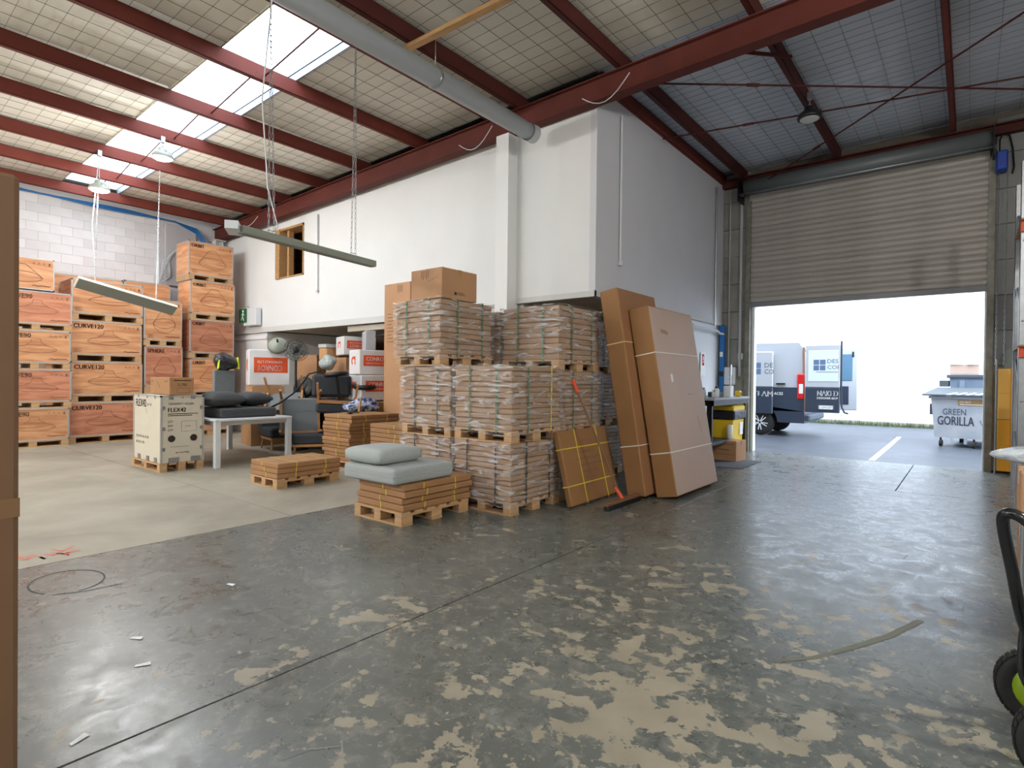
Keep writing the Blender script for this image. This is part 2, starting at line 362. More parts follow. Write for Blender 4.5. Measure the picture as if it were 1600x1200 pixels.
# paint marks and scuffs on the floor
pr = PR(); rr = random.Random(2)
for k in range(9):
    u = -5.72+rr.random()*.22; v = .93+rr.random()*.3; pr.line([(u, v), (u+.05+.1*rr.random(), v+.06*rr.random()), (u+.02, v+.15*rr.random())], .02)
pr.build(Matrix.Translation((0, 0, .0015)), mat('faded_red_paint', (205, 122, 104), .8), base, 'red_paint_mark')
pr = PR(); pr.line([(x, y) for x, y in ell(-4.72, 1.08, .26, .2, 0, 5.4, 40)], .012)
pr.line([(-4.5, .95), (-4.42, 1.1), (-4.4, 1.3)], .01); pr.build(Matrix.Translation((0, 0, .0015)), mat('tyre_mark', (66, 70, 68), .8), base, 'tyre_mark')
pr = PR(); pr.line([(-.75, 3.03), (-.6, 3.2), (-.49, 3.41)], .03); pr.line([(-.49, 3.41), (-.33, 3.75), (-.21, 4.11)], .04)
pr.build(Matrix.Translation((0, 0, .0015)), mat('dull_skid_mark', (106, 108, 98), .7), base, 'skid_mark')
scr = PR()
for k in range(60):
    x = rr.uniform(-4.9, .2); y = rr.uniform(.8, 6); a = rr.uniform(0, PI); l = rr.uniform(.02, .22)
    scr.line([(x, y), (x+l*math.cos(a), y+l*math.sin(a))], rr.uniform(.002, .006))
scr.build(Matrix.Translation((0, 0, .0015)), mat('pale_scratch', (150, 150, 144), .8), base, 'floor_scratches')['kind'] = 'stuff'
for x, y, a, lb_ in ((-3.42, 1.08, .6, 'nearest the orange paint mark'), (-3.08, 1.0, 1.1, 'halfway down the left side of the floor'), (-3.83, 1.76, .2, 'nearest the cushion pallet'), (-2.63, .64, 2, 'nearest the bottom edge of the view')):
    o = MB().add([(-.035, -.008, 0), (.035, -.012, .002), (.03, .012, .006), (-.03, .01, .001), (-.035, -.008, .002), (.035, -.012, .004), (.03, .012, .008), (-.03, .01, .003)],
        [(0, 3, 2, 1), (4, 5, 6, 7), (0, 1, 5, 4), (1, 2, 6, 5), (2, 3, 7, 6), (3, 0, 4, 7)]).build('paper_scrap', WPRINT, loc=(x, y, .001), rot=(0, 0, a))
    tag(o, 'torn white scrap on the dark floor, '+lb_, 'scrap', 'paper scraps on the floor')

# ---- back wall of painted blocks (x = -15.4)
wb = MB().box((-15.7, -7, 0), (-15.42, 9.6, 5.75)).build('wall_back', MORTAR, kind='structure')
bme = MB().cbox((0, -.1975, -.0975), (.03, .1975, .0975), .003).mesh('block', BLOCK)
for r_ in range(12):
    for c in range(14):
        z = 3.12+r_*.2; y = 1.6+c*.4+(.2 if r_ % 2 else 0)
        if y+.2 < 7.2 and z+.1 < zc(-15.4): obj('block', bme, wb, (-15.443+.003*((r_*7+c*3) % 2), y, z))
MB().box((-15.42, -7, 0), (-15.4, 1.4, 5.4)).box((-15.42, 1.4, 0), (-15.4, 9.6, 3.02)).build('painted_face', BLOCK, wb)
# grey column against the back wall, partly behind the tall crates
c_ = thing('steel_column', 'grey painted column standing in the back corner under the red rafter', 'column', (-15.1, 6.55, 0))
MB().box((-.1, -.1, 0), (.1, -.08, 4.87)).box((-.1, .08, 0), (.1, .1, 4.87)).box((-.01, -.08, 0), (.01, .08, 4.87)).build('column_shaft', GREYW, c_)
MB().box((-.16, -.14, 4.85), (.16, .14, 4.87)).build('cap_plate', GREYW, c_)
o = MB().cbox((-.04, -.35, -.75), (.04, .35, .75), .01).build('wall_cabinet', mat('pale_grey_cabinet', (176, 174, 178), .6), loc=(-15.32, 5.75, 4.35)); tag(o, 'flat pale grey panel fixed high on the back block wall', 'panel')
o = MB().tube([(0, 0, 0), (0, 0, 2.0)], .02, 8).build('wall_conduit', WMET, loc=(-15.33, 5.27, 3.2)); tag(o, 'thin white conduit running down the back block wall', 'conduit')
# ---- mezzanine wall (y = 6.8)
Z1 = 2.47
def zt(x): return zp(x)+.01
wm = MB()
def wallpoly(xs, z0, y0, y1, m):   # wall piece between x0 and x1 with a sloping top
    x0, x1 = xs; m.add([(x0, y0, z0), (x1, y0, z0), (x1, y1, z0), (x0, y1, z0), (x0, y0, zt(x0)), (x1, y0, zt(x1)), (x1, y1, zt(x1)), (x0, y1, zt(x0))],
        [(0, 3, 2, 1), (4, 5, 6, 7), (0, 1, 5, 4), (1, 2, 6, 5), (2, 3, 7, 6), (3, 0, 4, 7)])
wallpoly((-15.4, -12.6), Z1, 6.8, 6.92, wm); wallpoly((-11.44, -5.3), Z1, 6.8, 6.92, wm)
wm.box((-12.6, 6.8, Z1), (-11.44, 6.92, 3.65)); wallpoly((-12.6, -11.44), 4.79, 6.8, 6.92, wm)
wmo = wm.build('wall_mezzanine', WHITE, kind='structure')
MB().box((-15.4, 6.785, Z1-.02), (-5.45, 6.8, Z1+.1)).build('bottom_fascia', GREYW, wmo)
win = MB()
for a, b in (((-12.6, 6.76, 3.65), (-12.42, 7.1, 4.79)), ((-11.47, 6.78, 3.65), (-11.44, 7.1, 4.79)), ((-12.6, 6.78, 4.74), (-11.44, 7.1, 4.79)), ((-12.6, 6.78, 3.65), (-11.44, 7.1, 3.68))): win.box(a, b)
wo = win.build('window_1', TIMB, kind='structure')
MB().box((-12.25, 6.86, 3.68), (-12.17, 6.98, 4.74)).build('timber_stud', TIMB, wo)
MB().box((-13.2, 7.6, 3.2), (-10.4, 7.65, 5.2)).box((-13.2, 6.95, 3.2), (-13.15, 7.6, 5.2)).box((-10.45, 6.95, 3.2), (-10.4, 7.6, 5.2)).build('loft_lining', OSB, wo)
MB().box((-13.1, 7.55, 3.9), (-10.4, 7.6, 3.95)).build('loft_rail', TIMB, wo)
o = MB().tube([(0, 0, 0), (0, 0, 1.62)], .014, 8).tube([(0, -.005, -.03), (0, -.005, .0)], .032, 10).build('pull_cord_conduit', STEEL, loc=(-11.0, 6.77, 3.23))
o.location = (-10.86, 6.77, 3.24); tag(o, 'thin grey conduit with switch running down the white mezzanine wall beside the timber opening', 'conduit')
# alcove below the mezzanine
MB().box((-15.4, 6.84, 0), (-13.1, 6.95, Z1-.02)).build('wall_alcove_pier', WHITE, kind='structure')
MB().box((-15.35, 6.8, 2.3), (-13.05, 6.84, 2.36)).build('trim_1', WHITE, kind='structure')
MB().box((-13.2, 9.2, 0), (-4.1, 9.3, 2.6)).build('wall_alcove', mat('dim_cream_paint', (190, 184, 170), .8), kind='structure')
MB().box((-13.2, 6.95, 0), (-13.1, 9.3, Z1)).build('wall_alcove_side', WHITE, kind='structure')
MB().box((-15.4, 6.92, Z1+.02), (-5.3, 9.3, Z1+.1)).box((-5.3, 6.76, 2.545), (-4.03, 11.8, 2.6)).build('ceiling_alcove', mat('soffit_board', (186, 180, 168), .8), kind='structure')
MB().cbox((-9.95, 6.9, Z1-.14), (-7.9, 7.02, Z1-.03), .008).build('trim_2', mat('beige_beam', (200, 192, 178), .7), kind='structure')
# ---- office box
ob = MB(); YB = 6.72; XB = -4.0
def zpoly(a, b, z0, m):
    (x0, y0), (x1, y1) = a, b
    m.add([(x0, y0, z0), (x1, y0, z0), (x1, y1, z0), (x0, y1, z0), (x0, y0, zt(x0)), (x1, y0, zt(x1)), (x1, y1, zt(x1)), (x0, y1, zt(x0))],
        [(0, 3, 2, 1), (4, 5, 6, 7), (0, 1, 5, 4), (1, 2, 6, 5), (2, 3, 7, 6), (3, 0, 4, 7)])
zpoly((-5.42, YB), (XB-.1, YB+.1), 2.54, ob)
ob.build('wall_office_front', WHITE, kind='structure')
ob = MB(); zpoly((XB-.1, YB), (XB, 11.8), 2.54, ob)
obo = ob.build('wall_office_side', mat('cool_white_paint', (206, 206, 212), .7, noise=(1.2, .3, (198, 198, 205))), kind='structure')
MB().box((-5.34, YB-.02, 2.54), (XB+.02, YB, 2.62)).box((XB, YB-.02, 2.54), (XB+.02, 11.78, 2.62)).build('trim_3', GREYW, kind='structure')
MB().box((-4.2, 7.9, 0), (-4.06, 11.8, 2.54)).build('wall_under_office', mat('bright_cool_white', (222, 226, 232), .6), kind='structure')
bc = MB(); bc.box((-5.62, 6.5, 0), (-5.38, 6.76, zr(-5.5))); bc.build('trim_4', WHITE, kind='structure')
# conduits on the office side
o = MB().tube([(0, 0, 0), (0, 0, 2.1)], .018, 8).tube([(0, 0, -.06), (0, 0, 0)], .035, 10).tube([(.0, 0, .9), (0, 0, .96)], .024, 8).build('wall_conduit', WMET, loc=(XB+.03, 7.36, 3.12))
tag(o, 'white conduit dropping down the side of the raised office near its corner', 'conduit')
o = MB().tube([(0, 0, 0), (0, 0, 2.75)], .018, 8).build('wall_conduit', STEEL, loc=(XB+.03, 11.3, 2.5)); tag(o, 'grey conduit on the office side wall close to the roller door', 'conduit')
o = MB().tube([(0, 0, 0), (0, 1.5, 0), (0, 1.6, -.04), (0, 1.85, -.04)], .022, 8).tube([(0, .2, 0), (0, .2, .05)], .03).build('handrail_pipe', WMET, loc=(XB+.07, 9.85, 2.40)); tag(o, 'white horizontal pipe under the raised office edge above the workbench', 'pipe')

# ---- door wall (y = 11.8 .. 12)
DY = 11.84; XL, XR = -3.42, .12
wd = MB().box((-4.2, DY+.06, 0), (XL-.05, 12.05, 5.75)).box((XR+.14, DY+.06, 0), (3.4, 12.05, 5.75)).box((XL-.05, DY+.06, 5.0), (XR+.14, 12.05, 5.75)).build('wall_door', mat('brown_grey_blockwork', (118, 110, 98), .9, noise=(4, .3, (96, 88, 78))), kind='structure')
for k in range(10):
    for x0, x1 in ((-4.18, XL-.06), (XR+.15, .95), (.96, 1.76), (1.77, 2.57)):
        z0 = .02+k*.56
        if z0+.55 < 5.7:
            MB().cbox((x0, DY, z0), (x1, DY+.08, z0+.553), .006).build('block', CONCG if x0 < 0 else mat('light_grey_block', (134, 135, 134), .8, noise=(2, .3, (122, 122, 121))), wd)
o = MB().box((XL-.12, DY-.05, 0), (XL-.02, DY+.02, 4.95)).build('door_guide', STEEL); 
dr = MB().box((XL-.02, 11.9, 0), (XL+.03, 12.06, 3.0)).box((XR+.04, 11.9, 0), (XR+.09, 12.06, 3.0)).box((XL-.02, 11.9, 2.93), (XR+.09, 12.06, 3.0)).build('trim_5', mat('white_frame', (232, 236, 240), .5), kind='structure')
bpy.data.objects.remove(o)
# roller shutter
rs = thing('roller_door', 'half raised beige corrugated steel roller door', 'roller door', (0, 0, 0))
prof = []
N = 10
for i in range(N+1): t = i/N; prof.append((t*.1, .026*math.sin(PI*t)**.8 if t < .86 else .026*math.sin(PI*.86)**.8*(1-t)/.14))
sl = MB(); pts = [(y, z) for z, y in prof]+[(-.004, .1), (-.004, 0)]
sl.prism([(-y, z) for (y, z) in [(p[0], p[1]) for p in pts]], 3.68, Matrix(((0, 0, 1, 0), (1, 0, 0, 0), (0, 1, 0, 0), (0, 0, 0, 1))))
sme = sl.mesh('slat', SHUT)
for k in range(22): obj('slat', sme, rs, (-3.49, DY-.01, 2.98+k*.1))
MB().cbox((-3.49, DY-.03, 2.885), (.19, DY, 2.985), .006).build('bottom_rail', mat('grey_bottom_rail', (128, 128, 132), .5, .3), rs)
for x in (XL-.12, XR+.06): MB().box((x, DY-.07, 0), (x+.09, DY-.02, 5.0)).box((x, DY-.02, 0), (x+.015, DY+.05, 5.0)).box((x+.075, DY-.02, 0), (x+.09, DY+.05, 5.0)).build('guide_rail', mat('worn_door_guide', (140, 138, 128), .6, .3, noise=(9, .2, (110, 108, 98))), rs)
MB().tube([(-3.55, 11.72, 5.26), (.22, 11.72, 5.26)], .15, 20).build('curtain_roll', SHUTD, rs, smooth=True)
MB().tube([(-3.6, 11.5, 5.08), (.24, 11.5, 5.08)], .022, 10).tube([(-3.6, 11.5, 5.08), (-3.6, 11.75, 5.12)], .02).tube([(.24, 11.5, 5.08), (.24, 11.75, 5.12)], .02).build('front_tube', STEEL, rs, smooth=True)
for x in (-3.62, .22): MB().box((x, 11.45, 4.95), (x+.02, 11.86, 5.4)).build('end_bracket', BLACKM, rs)
MB().cbox((.26, 11.55, 4.72), (.40, 11.8, 5.02), .02).build('motor', mat('blue_motor', (24, 60, 150), .4), rs)
MB().tube([(.3, 11.62, 5.02), (.3, 11.62, 5.2), (.33, 11.7, 5.3), (.42, 11.78, 5.3), (.46, 11.8, 5.1), (.48, 11.8, 4.8), (.46, 11.8, 4.7)], .012, 6).build('motor_cable', BLACK, rs)
def chain_mb(p0, p1, pitch=.05, r=.004):
    m = MB(); p0, p1 = Vector(p0), Vector(p1); n = max(2, int((p1-p0).length/pitch)); d = (p1-p0)/n
    for i in range(n):
        a = p0+d*i; q = Vector((.009, 0, 0)) if i % 2 else Vector((0, .009, 0))
        m.tube([a-d*.12+q*0, a+d*.2+q, a+d*.9+q, a+d*1.1], r, 4, False); m.tube([a-d*.12, a+d*.2-q, a+d*.9-q, a+d*1.1], r, 4, False)
    return m
hc = chain_mb((.30, 11.64, 4.7), (.30, 11.64, 1.7), .045); hc.v += []; b2 = chain_mb((.40, 11.64, 4.7), (.40, 11.64, 1.7), .045)
hc.add(b2.v, b2.f); o = hc.build('hauling_chain', STEEL, rs); o['kind'] = 'stuff'
# header beam above the door
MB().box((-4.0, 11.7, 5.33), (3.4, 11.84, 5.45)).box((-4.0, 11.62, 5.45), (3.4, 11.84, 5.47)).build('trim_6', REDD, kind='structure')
MB().box((-15.7, 11.9, 0), (-4.2, 12.05, 5.75)).box((-15.7, 9.6, 0), (-15.6, 11.9, 5.75)).build('wall_loft_blackout', mat('dark_blackout_board', (70, 64, 58), .9), kind='structure')  # unseen outer walls, added to keep sky light out of the rafter gap
# ---- other walls (behind and beside the camera)
MB().box((-15.6, -7.2, 0), (3.4, -7, 5.8)).build('wall_rear', WHITE, kind='structure')
MB().box((3.2, -7, 0), (3.4, 12, 5.8)).build('wall_right', GREYW, kind='structure')

# ---- roof lining (two bays), with the openings of the roof lights
def lining(x0, x1, y0, y1, m, par=None, sag=.02):
    nx = max(1, int((x1-x0)/.14)); ny = max(1, int((y1-y0)/.14)); vs = []; fs = []
    rg = random.Random(int(abs(x0*10+y0*7)))
    for i in range(nx+1):
        for j in range(ny+1):
            x = x0+(x1-x0)*i/nx; y = y0+(y1-y0)*j/ny
            s_ = -sag*abs(math.sin(PI*x/.56))*abs(math.sin(PI*y/.56))-rg.random()*.005
            vs.append((x, y, zc(x)+s_+.03))
    for i in range(nx):
        for j in range(ny): a = i*(ny+1)+j; fs.append((a, a+1, a+ny+2, a+ny+1))
    return MB().add(vs, fs).build('lining_sheet', m, par, smooth=True)
cl = MB().box((-15.6, -7.2, 5.9), (-15.5, -7.1, 5.95))
roof = MB()
def rp(x0, x1, y0, y1, m):
    m.add([(x0, y0, zc(x0)+.1), (x1, y0, zc(x1)+.1), (x1, y1, zc(x1)+.1), (x0, y1, zc(x0)+.1), (x0, y0, zc(x0)+.13), (x1, y0, zc(x1)+.13), (x1, y1, zc(x1)+.13), (x0, y1, zc(x0)+.13)],
        [(0, 3, 2, 1), (4, 5, 6, 7), (0, 1, 5, 4), (1, 2, 6, 5), (2, 3, 7, 6), (3, 0, 4, 7)])
SK = (-14.8, -6.0, 3.25, 4.25); SK_ADDED = (-14.8, -1, -3, -2)  # second roof light is added out of view for extra daylight
for q in ((-15.7, -14.8, -7.2, 12.1), (-14.8, -6, 4.25, 12.1), (-14.8, -6, -2, 3.25), (-6, 3.4, -2, 12.1), (-14.8, -1, -7.2, -3), (-1, 3.4, -7.2, -2)): rp(*q, roof)
roof.box((-14.8, 3.22, zc(-14.8)+.0), (-6, 3.25, zc(-6)+.1)) if False else None
ro = roof.build('ceiling', STEEL, kind='structure')
YR = 6.75
for q in ((-15.5, -14.8, -7.1, YR), (-14.8, -6, 4.25, YR), (-14.8, -6, -2, 3.25), (-6, 3.3, -2, 4.25), (-14.8, -1, -7.1, -3), (-1, 3.3, -7.1, -2)): lining(*q, LINING, ro)
for q in ((-6, 3.3, 4.25, YR),): lining(*q, LINING, ro)
for q in ((-15.5, -4, YR, 12),): pass
lining(-4.05, 3.3, YR, 12.0, LINB, ro)
# roof light sheets: corrugated
for (x0, x1, y0, y1) in (SK, SK_ADDED):
    m = MB(); n = int((y1-y0)/.02); vs = []; fs = []
    for j in range(n+1):
        y = y0-.05+(y1-y0+.1)*j/n; dz = .016*math.cos(2*PI*y/.11)
        vs += [(x0-.1, y, zc(x0)+.16+dz), (x1+.1, y, zc(x1)+.16+dz)]
    for j in range(n): fs.append((2*j, 2*j+1, 2*j+3, 2*j+2))
    m.add(vs, fs).build('roof_light_sheet', SHEET, ro, smooth=True)
    MB().bar((x0, y1+.01, zc(x0)+.06), (x1, y1+.01, zc(x1)+.06), .02, .12).build('roof_light_flashing', mat('blue_grey_flashing', (140, 152, 172), .4, .4), ro)
    MB().bar((x0, y0-.01, zc(x0)+.06), (x1, y0-.01, zc(x1)+.06), .02, .12).build('roof_light_flashing', BEIGEP, ro)
# support netting under the lining
net = MB()
def netb(x0, x1, y0, y1, sx=.28, sy_=.2):
    n = int((y1-y0)/sy_)
    for j in range(n+1):
        y = y0+.03+j*sy_
        if y < y1: net.bar((x0, y, zc(x0)-.004), (x1, y, zc(x1)-.004), .0035, .003)
    n = int((x1-x0)/sx)
    for i in range(n+1):
        x = x0+.03+i*sx
        if x < x1: net.bar((x, y0, zc(x)), (x, y1, zc(x)), .004, .004)
netb(-15.4, -6, -1.0, 3.25); netb(-15.4, -6, 4.25, YR); netb(-6, 3.2, 1.5, YR); netb(-4.0, 3.2, YR, 11.9, .3, .16)
net.build('wire_netting', WIREM, ro, kind='stuff')

# ---- rafter
rf = thing('roof_rafter', 'long dark red steel rafter crossing over the white wall and office corner', 'beam', (0, 0, 0))
m = MB()
def ib(x0, x1, ya, yb, za, zb): m.add([(x0, ya, zr(x0)+za), (x1, ya, zr(x1)+za), (x1, yb, zr(x1)+za), (x0, yb, zr(x0)+za), (x0, ya, zr(x0)+zb), (x1, ya, zr(x1)+zb), (x1, yb, zr(x1)+zb), (x0, yb, zr(x0)+zb)], [(0, 3, 2, 1), (4, 5, 6, 7), (0, 1, 5, 4), (1, 2, 6, 5), (2, 3, 7, 6), (3, 0, 4, 7)])
ib(-15.3, 3.2, 6.5, 6.68, 0, .016); ib(-15.3, 3.2, 6.5, 6.68, .294, .31); ib(-15.3, 3.2, 6.56, 6.575, .016, .294)
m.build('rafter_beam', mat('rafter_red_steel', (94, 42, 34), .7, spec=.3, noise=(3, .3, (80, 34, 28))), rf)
for x in (-14.66, -13.24, -11.89, -10.39, -8.99, -7.38, -3.53, -1.89, -.24):
    MB().box((x-.045, 6.52, zp(x)), (x-.035, 6.66, zp(x)+.16)).build('purlin_cleat', REDD, rf)
# ---- purlins
def purlin(x, y0, y1, label, m_=RED, h=.2, grp=None):
    o = MB(); t = .006; wd_ = .07
    o.box((x, y0, 0), (x+t, y1, h)).box((x, y0, 0), (x+wd_, y1, t)).box((x, y0, h-t), (x+wd_, y1, h)).box((x+wd_-t, y0, 0), (x+wd_, y1, .02))
    ob_ = o.build('roof_purlin', m_, loc=(0, 0, zp(x))); return tag(ob_, label, 'beam', grp)
# webs face the camera (+x side open lip turned away)
def purlin(x, y0, y1, label, m_=RED, h=.2, grp=None):
    o = MB(); t = .006; wd_ = .07
    o.box((x-t, y0, 0), (x, y1, h)).box((x-wd_, y0, 0), (x, y1, t)).box((x-wd_, y0, h-t), (x, y1, h)).box((x-wd_, y0, 0), (x-wd_+t, y1, .02))
    ob_ = o.build('roof_purlin', m_, loc=(0, 0, zp(x))); return tag(ob_, label, 'beam', grp)
labs = ['red purlin nearest the back block wall', 'second red purlin from the back block wall', 'third red purlin from the back wall, crossing the roof light', 'fourth red purlin from the back wall, carrying a lit lamp',
        'fifth red purlin from the back wall, crossing the bright roof light', 'red purlin at the near part of the roof light']
for x, lb in zip((-14.66, -13.24, -11.89, -10.39, -8.99, -7.38), labs): purlin(x, -6.9, 6.75, lb)
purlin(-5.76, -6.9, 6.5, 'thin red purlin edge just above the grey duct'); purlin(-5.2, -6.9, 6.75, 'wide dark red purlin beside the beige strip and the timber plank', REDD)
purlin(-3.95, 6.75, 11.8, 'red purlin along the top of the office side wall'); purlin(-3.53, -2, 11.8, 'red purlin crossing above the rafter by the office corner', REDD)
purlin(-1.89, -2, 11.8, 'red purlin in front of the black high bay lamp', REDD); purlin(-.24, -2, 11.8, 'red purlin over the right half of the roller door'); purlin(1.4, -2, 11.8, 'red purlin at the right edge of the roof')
# sag rods through the purlins and crossed bracing
o = MB()
for a, b in zip((-15, -13.24, -11.89, -10.39, -8.99, -7.38), (-13.24, -11.89, -10.39, -8.99, -7.38, -5.76)): o.tube([(a, 3.8, zp(a)+.08), (b, 3.68, zp(b)+.08)], .012, 6)
tag(o.build('sag_rod', REDD), 'thin dark rod running through the purlins across the roof light', 'rod')
for p0, p1, lb in (((-3.35, 6.85, 5.28), (2.0, 11.5, 5.38), 'dark brace rod running from the rafter towards the right wall'), ((-3.2, 11.7, 5.3), (2.5, 6.0, 5.4), 'dark brace rod rising from the door head and crossing the other rod'), ((-3.95, 8.7, 5.33), (2.2, 10.6, 5.52), 'double dark tie rod between the purlins above the door')):
    mm = MB().tube([p0, p1], .012, 6); c = (Vector(p0)*.8+Vector(p1)*.2); d = (Vector(p1)-Vector(p0)).normalized()*.08; mm.tube([c-d, c+d], .022, 8)
    tag(mm.build('brace_rod', REDD), lb, 'rod')
o = MB().bar((-2.35, 6.85, 5.36), (-1.75, 7.5, 5.36), .02, .04).build('knee_brace', REDD); tag(o, 'short red angle brace under the rafter', 'brace')
# plank, panel, duct
tag(MB().bar((-5.25, 4.45, 5.32), (-1.5, 4.62, 5.36), .09, .045).build('timber_plank', TIMB), 'bare timber plank fixed across under the roof purlins', 'plank')
tag(MB().cbox((-5.55, -6.5, 5.27), (-5.3, 6.4, 5.33), .008).build('beige_strip_panel', BEIGEP), 'long beige strip running beside the grey duct under the roof', 'panel')
du = thing('ventilation_duct', 'long pale grey round duct ending in front of the white office wall', 'duct', (-4.85, 0, 4.86))
MB().tube([(0, -6.5, 0), (0, 6.3, 0)], .115, 24).build('duct_pipe', PIPEG, du, smooth=True)
MB().tube([(0, 6.28, 0), (0, 6.42, 0)], .125, 24, cap=False).tube([(0, 6.3, 0), (0, 6.41, 0)], .118, 24).build('end_collar', PIPEG, du, smooth=True)
MB().tube([(0, 4.5, 0), (0, 4.54, 0)], .122, 24).tube([(0, 4.52, .11), (0, 4.52, .5)], .006, 6).build('pipe_hanger', STEEL, du, smooth=True)
# cables along the back wall and rafter
o = MB()
rg = random.Random(3)
for k in range(5):
    pts = [(-15.3+.02*k, 1.4+i*.35, 5.24-.015*k+.02*math.sin(i*.9+k)-(i*.003)) for i in range(13)]+[(-15.25, 6.1, 5.1-.03*k), (-15.2, 6.25, 4.9-.05*k), (-15.18, 6.3, 4.7-.05*k)]
    o.tube(pts, .014, 6)
tag(o.build('blue_cable_bundle', BLUE, smooth=True), 'bundle of blue cables along the top of the back block wall', 'cable')
o = MB()
for k in range(8):
    pts = [(-15.2, 6.25, 4.75-.03*k), (-15.2, 6.1-.03*k, 4.6+.03*k), (-15.22, 5.75-.06*k, 4.62-.07*k), (-15.22, 5.45-.03*k, 4.3-.1*k), (-15.22, 5.5, 3.8)]
    q = [Vector(pts[0])]
    for i in range(len(pts)-1):
        for t in (.33, .66, 1): q.append(Vector(pts[i]).lerp(Vector(pts[i+1]), t))
    o.tube(q, .011, 5)
tag(o.build('grey_cable_tangle', mat('pale_grey_cable', (188, 190, 196), .5), smooth=True), 'tangle of pale grey cables hanging in the back corner above the tall crates', 'cable')
o = MB()
for a in ((-6.4, -5.7), (-4.1, -3.4), (-13.6, -12.9)):
    o.tube([(a[0]+(a[1]-a[0])*t, 6.49, zr(a[0])+.08-.2*math.sin(PI*t)*(1 if a[0] > -12 else .4)+.12*t) for t in [i/8 for i in range(9)]], .006, 5)
tag(o.build('loose_white_cable', WMET), 'loose white wire looped along the red rafter', 'cable')

# ================================================================== LAMPS
def highbay(loc, drop, label, on, body):
    t = thing('high_bay_or_fill_lamp', label, 'lamp', loc, group=None)
    MB().lathe([(.05, .16), (.07, .15), (.075, .1), (.13, .07), (.155, .03), (.16, 0), (.15, -.015)], 24).build('lamp_housing', body, t, smooth=True)
    for k in range(12):
        a = k*PI/6; MB().bar((.06*math.cos(a), .06*math.sin(a), .10), (.145*math.cos(a), .145*math.sin(a), .06), .006, .03).build('cooling_fin', body, t) if k < 6 else None
    MB().lathe([(.125, -.02), (.12, -.026)], 24).build('lamp_lens', mat('lit_lens', (255, 250, 232), .3, emit=((255, 248, 228), 30)) if on else mat('unlit_lens', (205, 208, 205), .3), t)
    MB().tube([(0, 0, .16), (0, 0, .16+drop)], .006, 6).lathe([(.02, .155), (.02, .19)], 8).box((-.03, -.03, .1+drop), (.03, .03, .2+drop)).build('hanging_hook', STEEL, t)
    if on:
        l = bpy.data.lights.new('lamp_light', 'POINT'); l.shadow_soft_size = .14; l.energy = on; l.color = (1, .97, .91)
        lo = bpy.data.objects.new('lamp_light', l); COL.objects.link(lo); lo.parent = t; lo.location = (0, 0, -.19)
    return t
highbay((-10.39, 3.62, 4.98), .14, 'lit high bay lamp under the roof light, nearer of the two', 70, LAMPG)
highbay((-11.85, 3.14, 4.62), .48, 'lit high bay lamp on a long drop in front of the back wall', 110, LAMPG)
highbay((-1.83, 8.9, 5.15), .16, 'black unlit high bay lamp hanging before the roller door', False, BLACK)
for x, y, e_ in ((-12.5, -3.6, 430), (-9.0, -3.2, 600), (-6.4, -3.9, 110), (-3.0, -3.9, 20), (0.8, -3.4, 270), (2.3, 3.4, 360)):  # unseen fill lamps, added to brighten the walls and office side
    highbay((x, y, 4.6), .7, 'added fill lamp, unseen above and behind the view, over '+({-12.5: 'the back wall end', -9.0: 'the left floor', -6.4: 'the middle left floor', -3.0: 'the middle floor', .8: 'the right floor', 2.3: 'the pallet rack'}[x]), e_, LAMPG)['group'] = 'added fill lamps behind the view'
def batten(p0, p1, label, wdt, h, m_body, tops, roll=0, twin=True):
    p0, p1 = Vector(p0), Vector(p1); L_ = (p1-p0).length
    t = thing('hanging_light_batten', label, 'light fitting', tuple((p0+p1)/2)); d = (p1-p0)/2
    RM = Matrix.Rotation(roll, 4, d.normalized()); nz = RM @ Vector((0, 0, 1)); nx_ = RM @ d.cross(Vector((0, 0, 1))).normalized()
    def slab_(c, ww, hh, k=1.0):
        return MB().add([c+e_*d*k+nx_*i*ww/2+nz*j*hh/2 for e_ in (-1, 1) for i, j in ((-1, -1), (1, -1), (1, 1), (-1, 1))], [(3, 2, 1, 0), (4, 5, 6, 7), (0, 1, 5, 4), (1, 2, 6, 5), (2, 3, 7, 6), (3, 0, 4, 7)])
    slab_(Vector((0, 0, 0)), wdt, h).build('light_body', m_body, t)
    slab_(-nz*(h/2+.004), wdt*.94, .008, .985).build('louvre', mat('grey_louvre', (128, 130, 122), .5), t)
    for s_, (tx, ty, tz) in zip((-.62, .62), tops):
        b = d*s_+Vector((0, 0, h/2)); q = Vector((tx, ty, tz))-(p0+p1)/2
        mm = MB().tube([b+Vector((0, -.04, 0)), b+Vector((0, -.04, .03)), b+Vector((0, .04, .03)), b+Vector((0, .04, 0))], .004, 5)
        mm.build('hanger_bracket', STEEL, t)
        c = chain_mb(b+Vector((0, -.03, .03)), q, .06, .003); c2 = chain_mb(b+Vector((0, .03, .03)), q, .06, .003)
        if twin: c.add(c2.v, c2.f)
        o = c.build('chain', STEEL, t); o['kind'] = 'stuff'
    return t
b1 = batten((-5.55, 2.62, 2.83), (-5.87, 4.45, 2.83), 'slim grey light batten hung on long chains before the timber opening', .09, .07, LAMPG, ((-5.72, 3.0, 5.36), (-5.72, 4.05, 5.36)))
MB().bar((.2, -1.02, .02), (.03, -.9, 0), .12, .08).build('end_box', WMET, b1)
MB().tube([(.05, -.55, .04), (.1, -.5, .12), (.08, -.6, .5), (.05, -.65, 1.4), (.05, -.55, 2.5)], .007, 6).build('power_cable', WMET, b1)
b2_ = batten((-11.95, 2.84, 2.99), (-11.85, 4.36, 2.64), 'wide white-topped light batten hanging askew before the crates', .25, .05, mat('cream_batten', (214, 216, 200), .5), ((-11.89, 3.15, 5.24), (-11.89, 4.1, 5.24)), roll=-.62, twin=False)
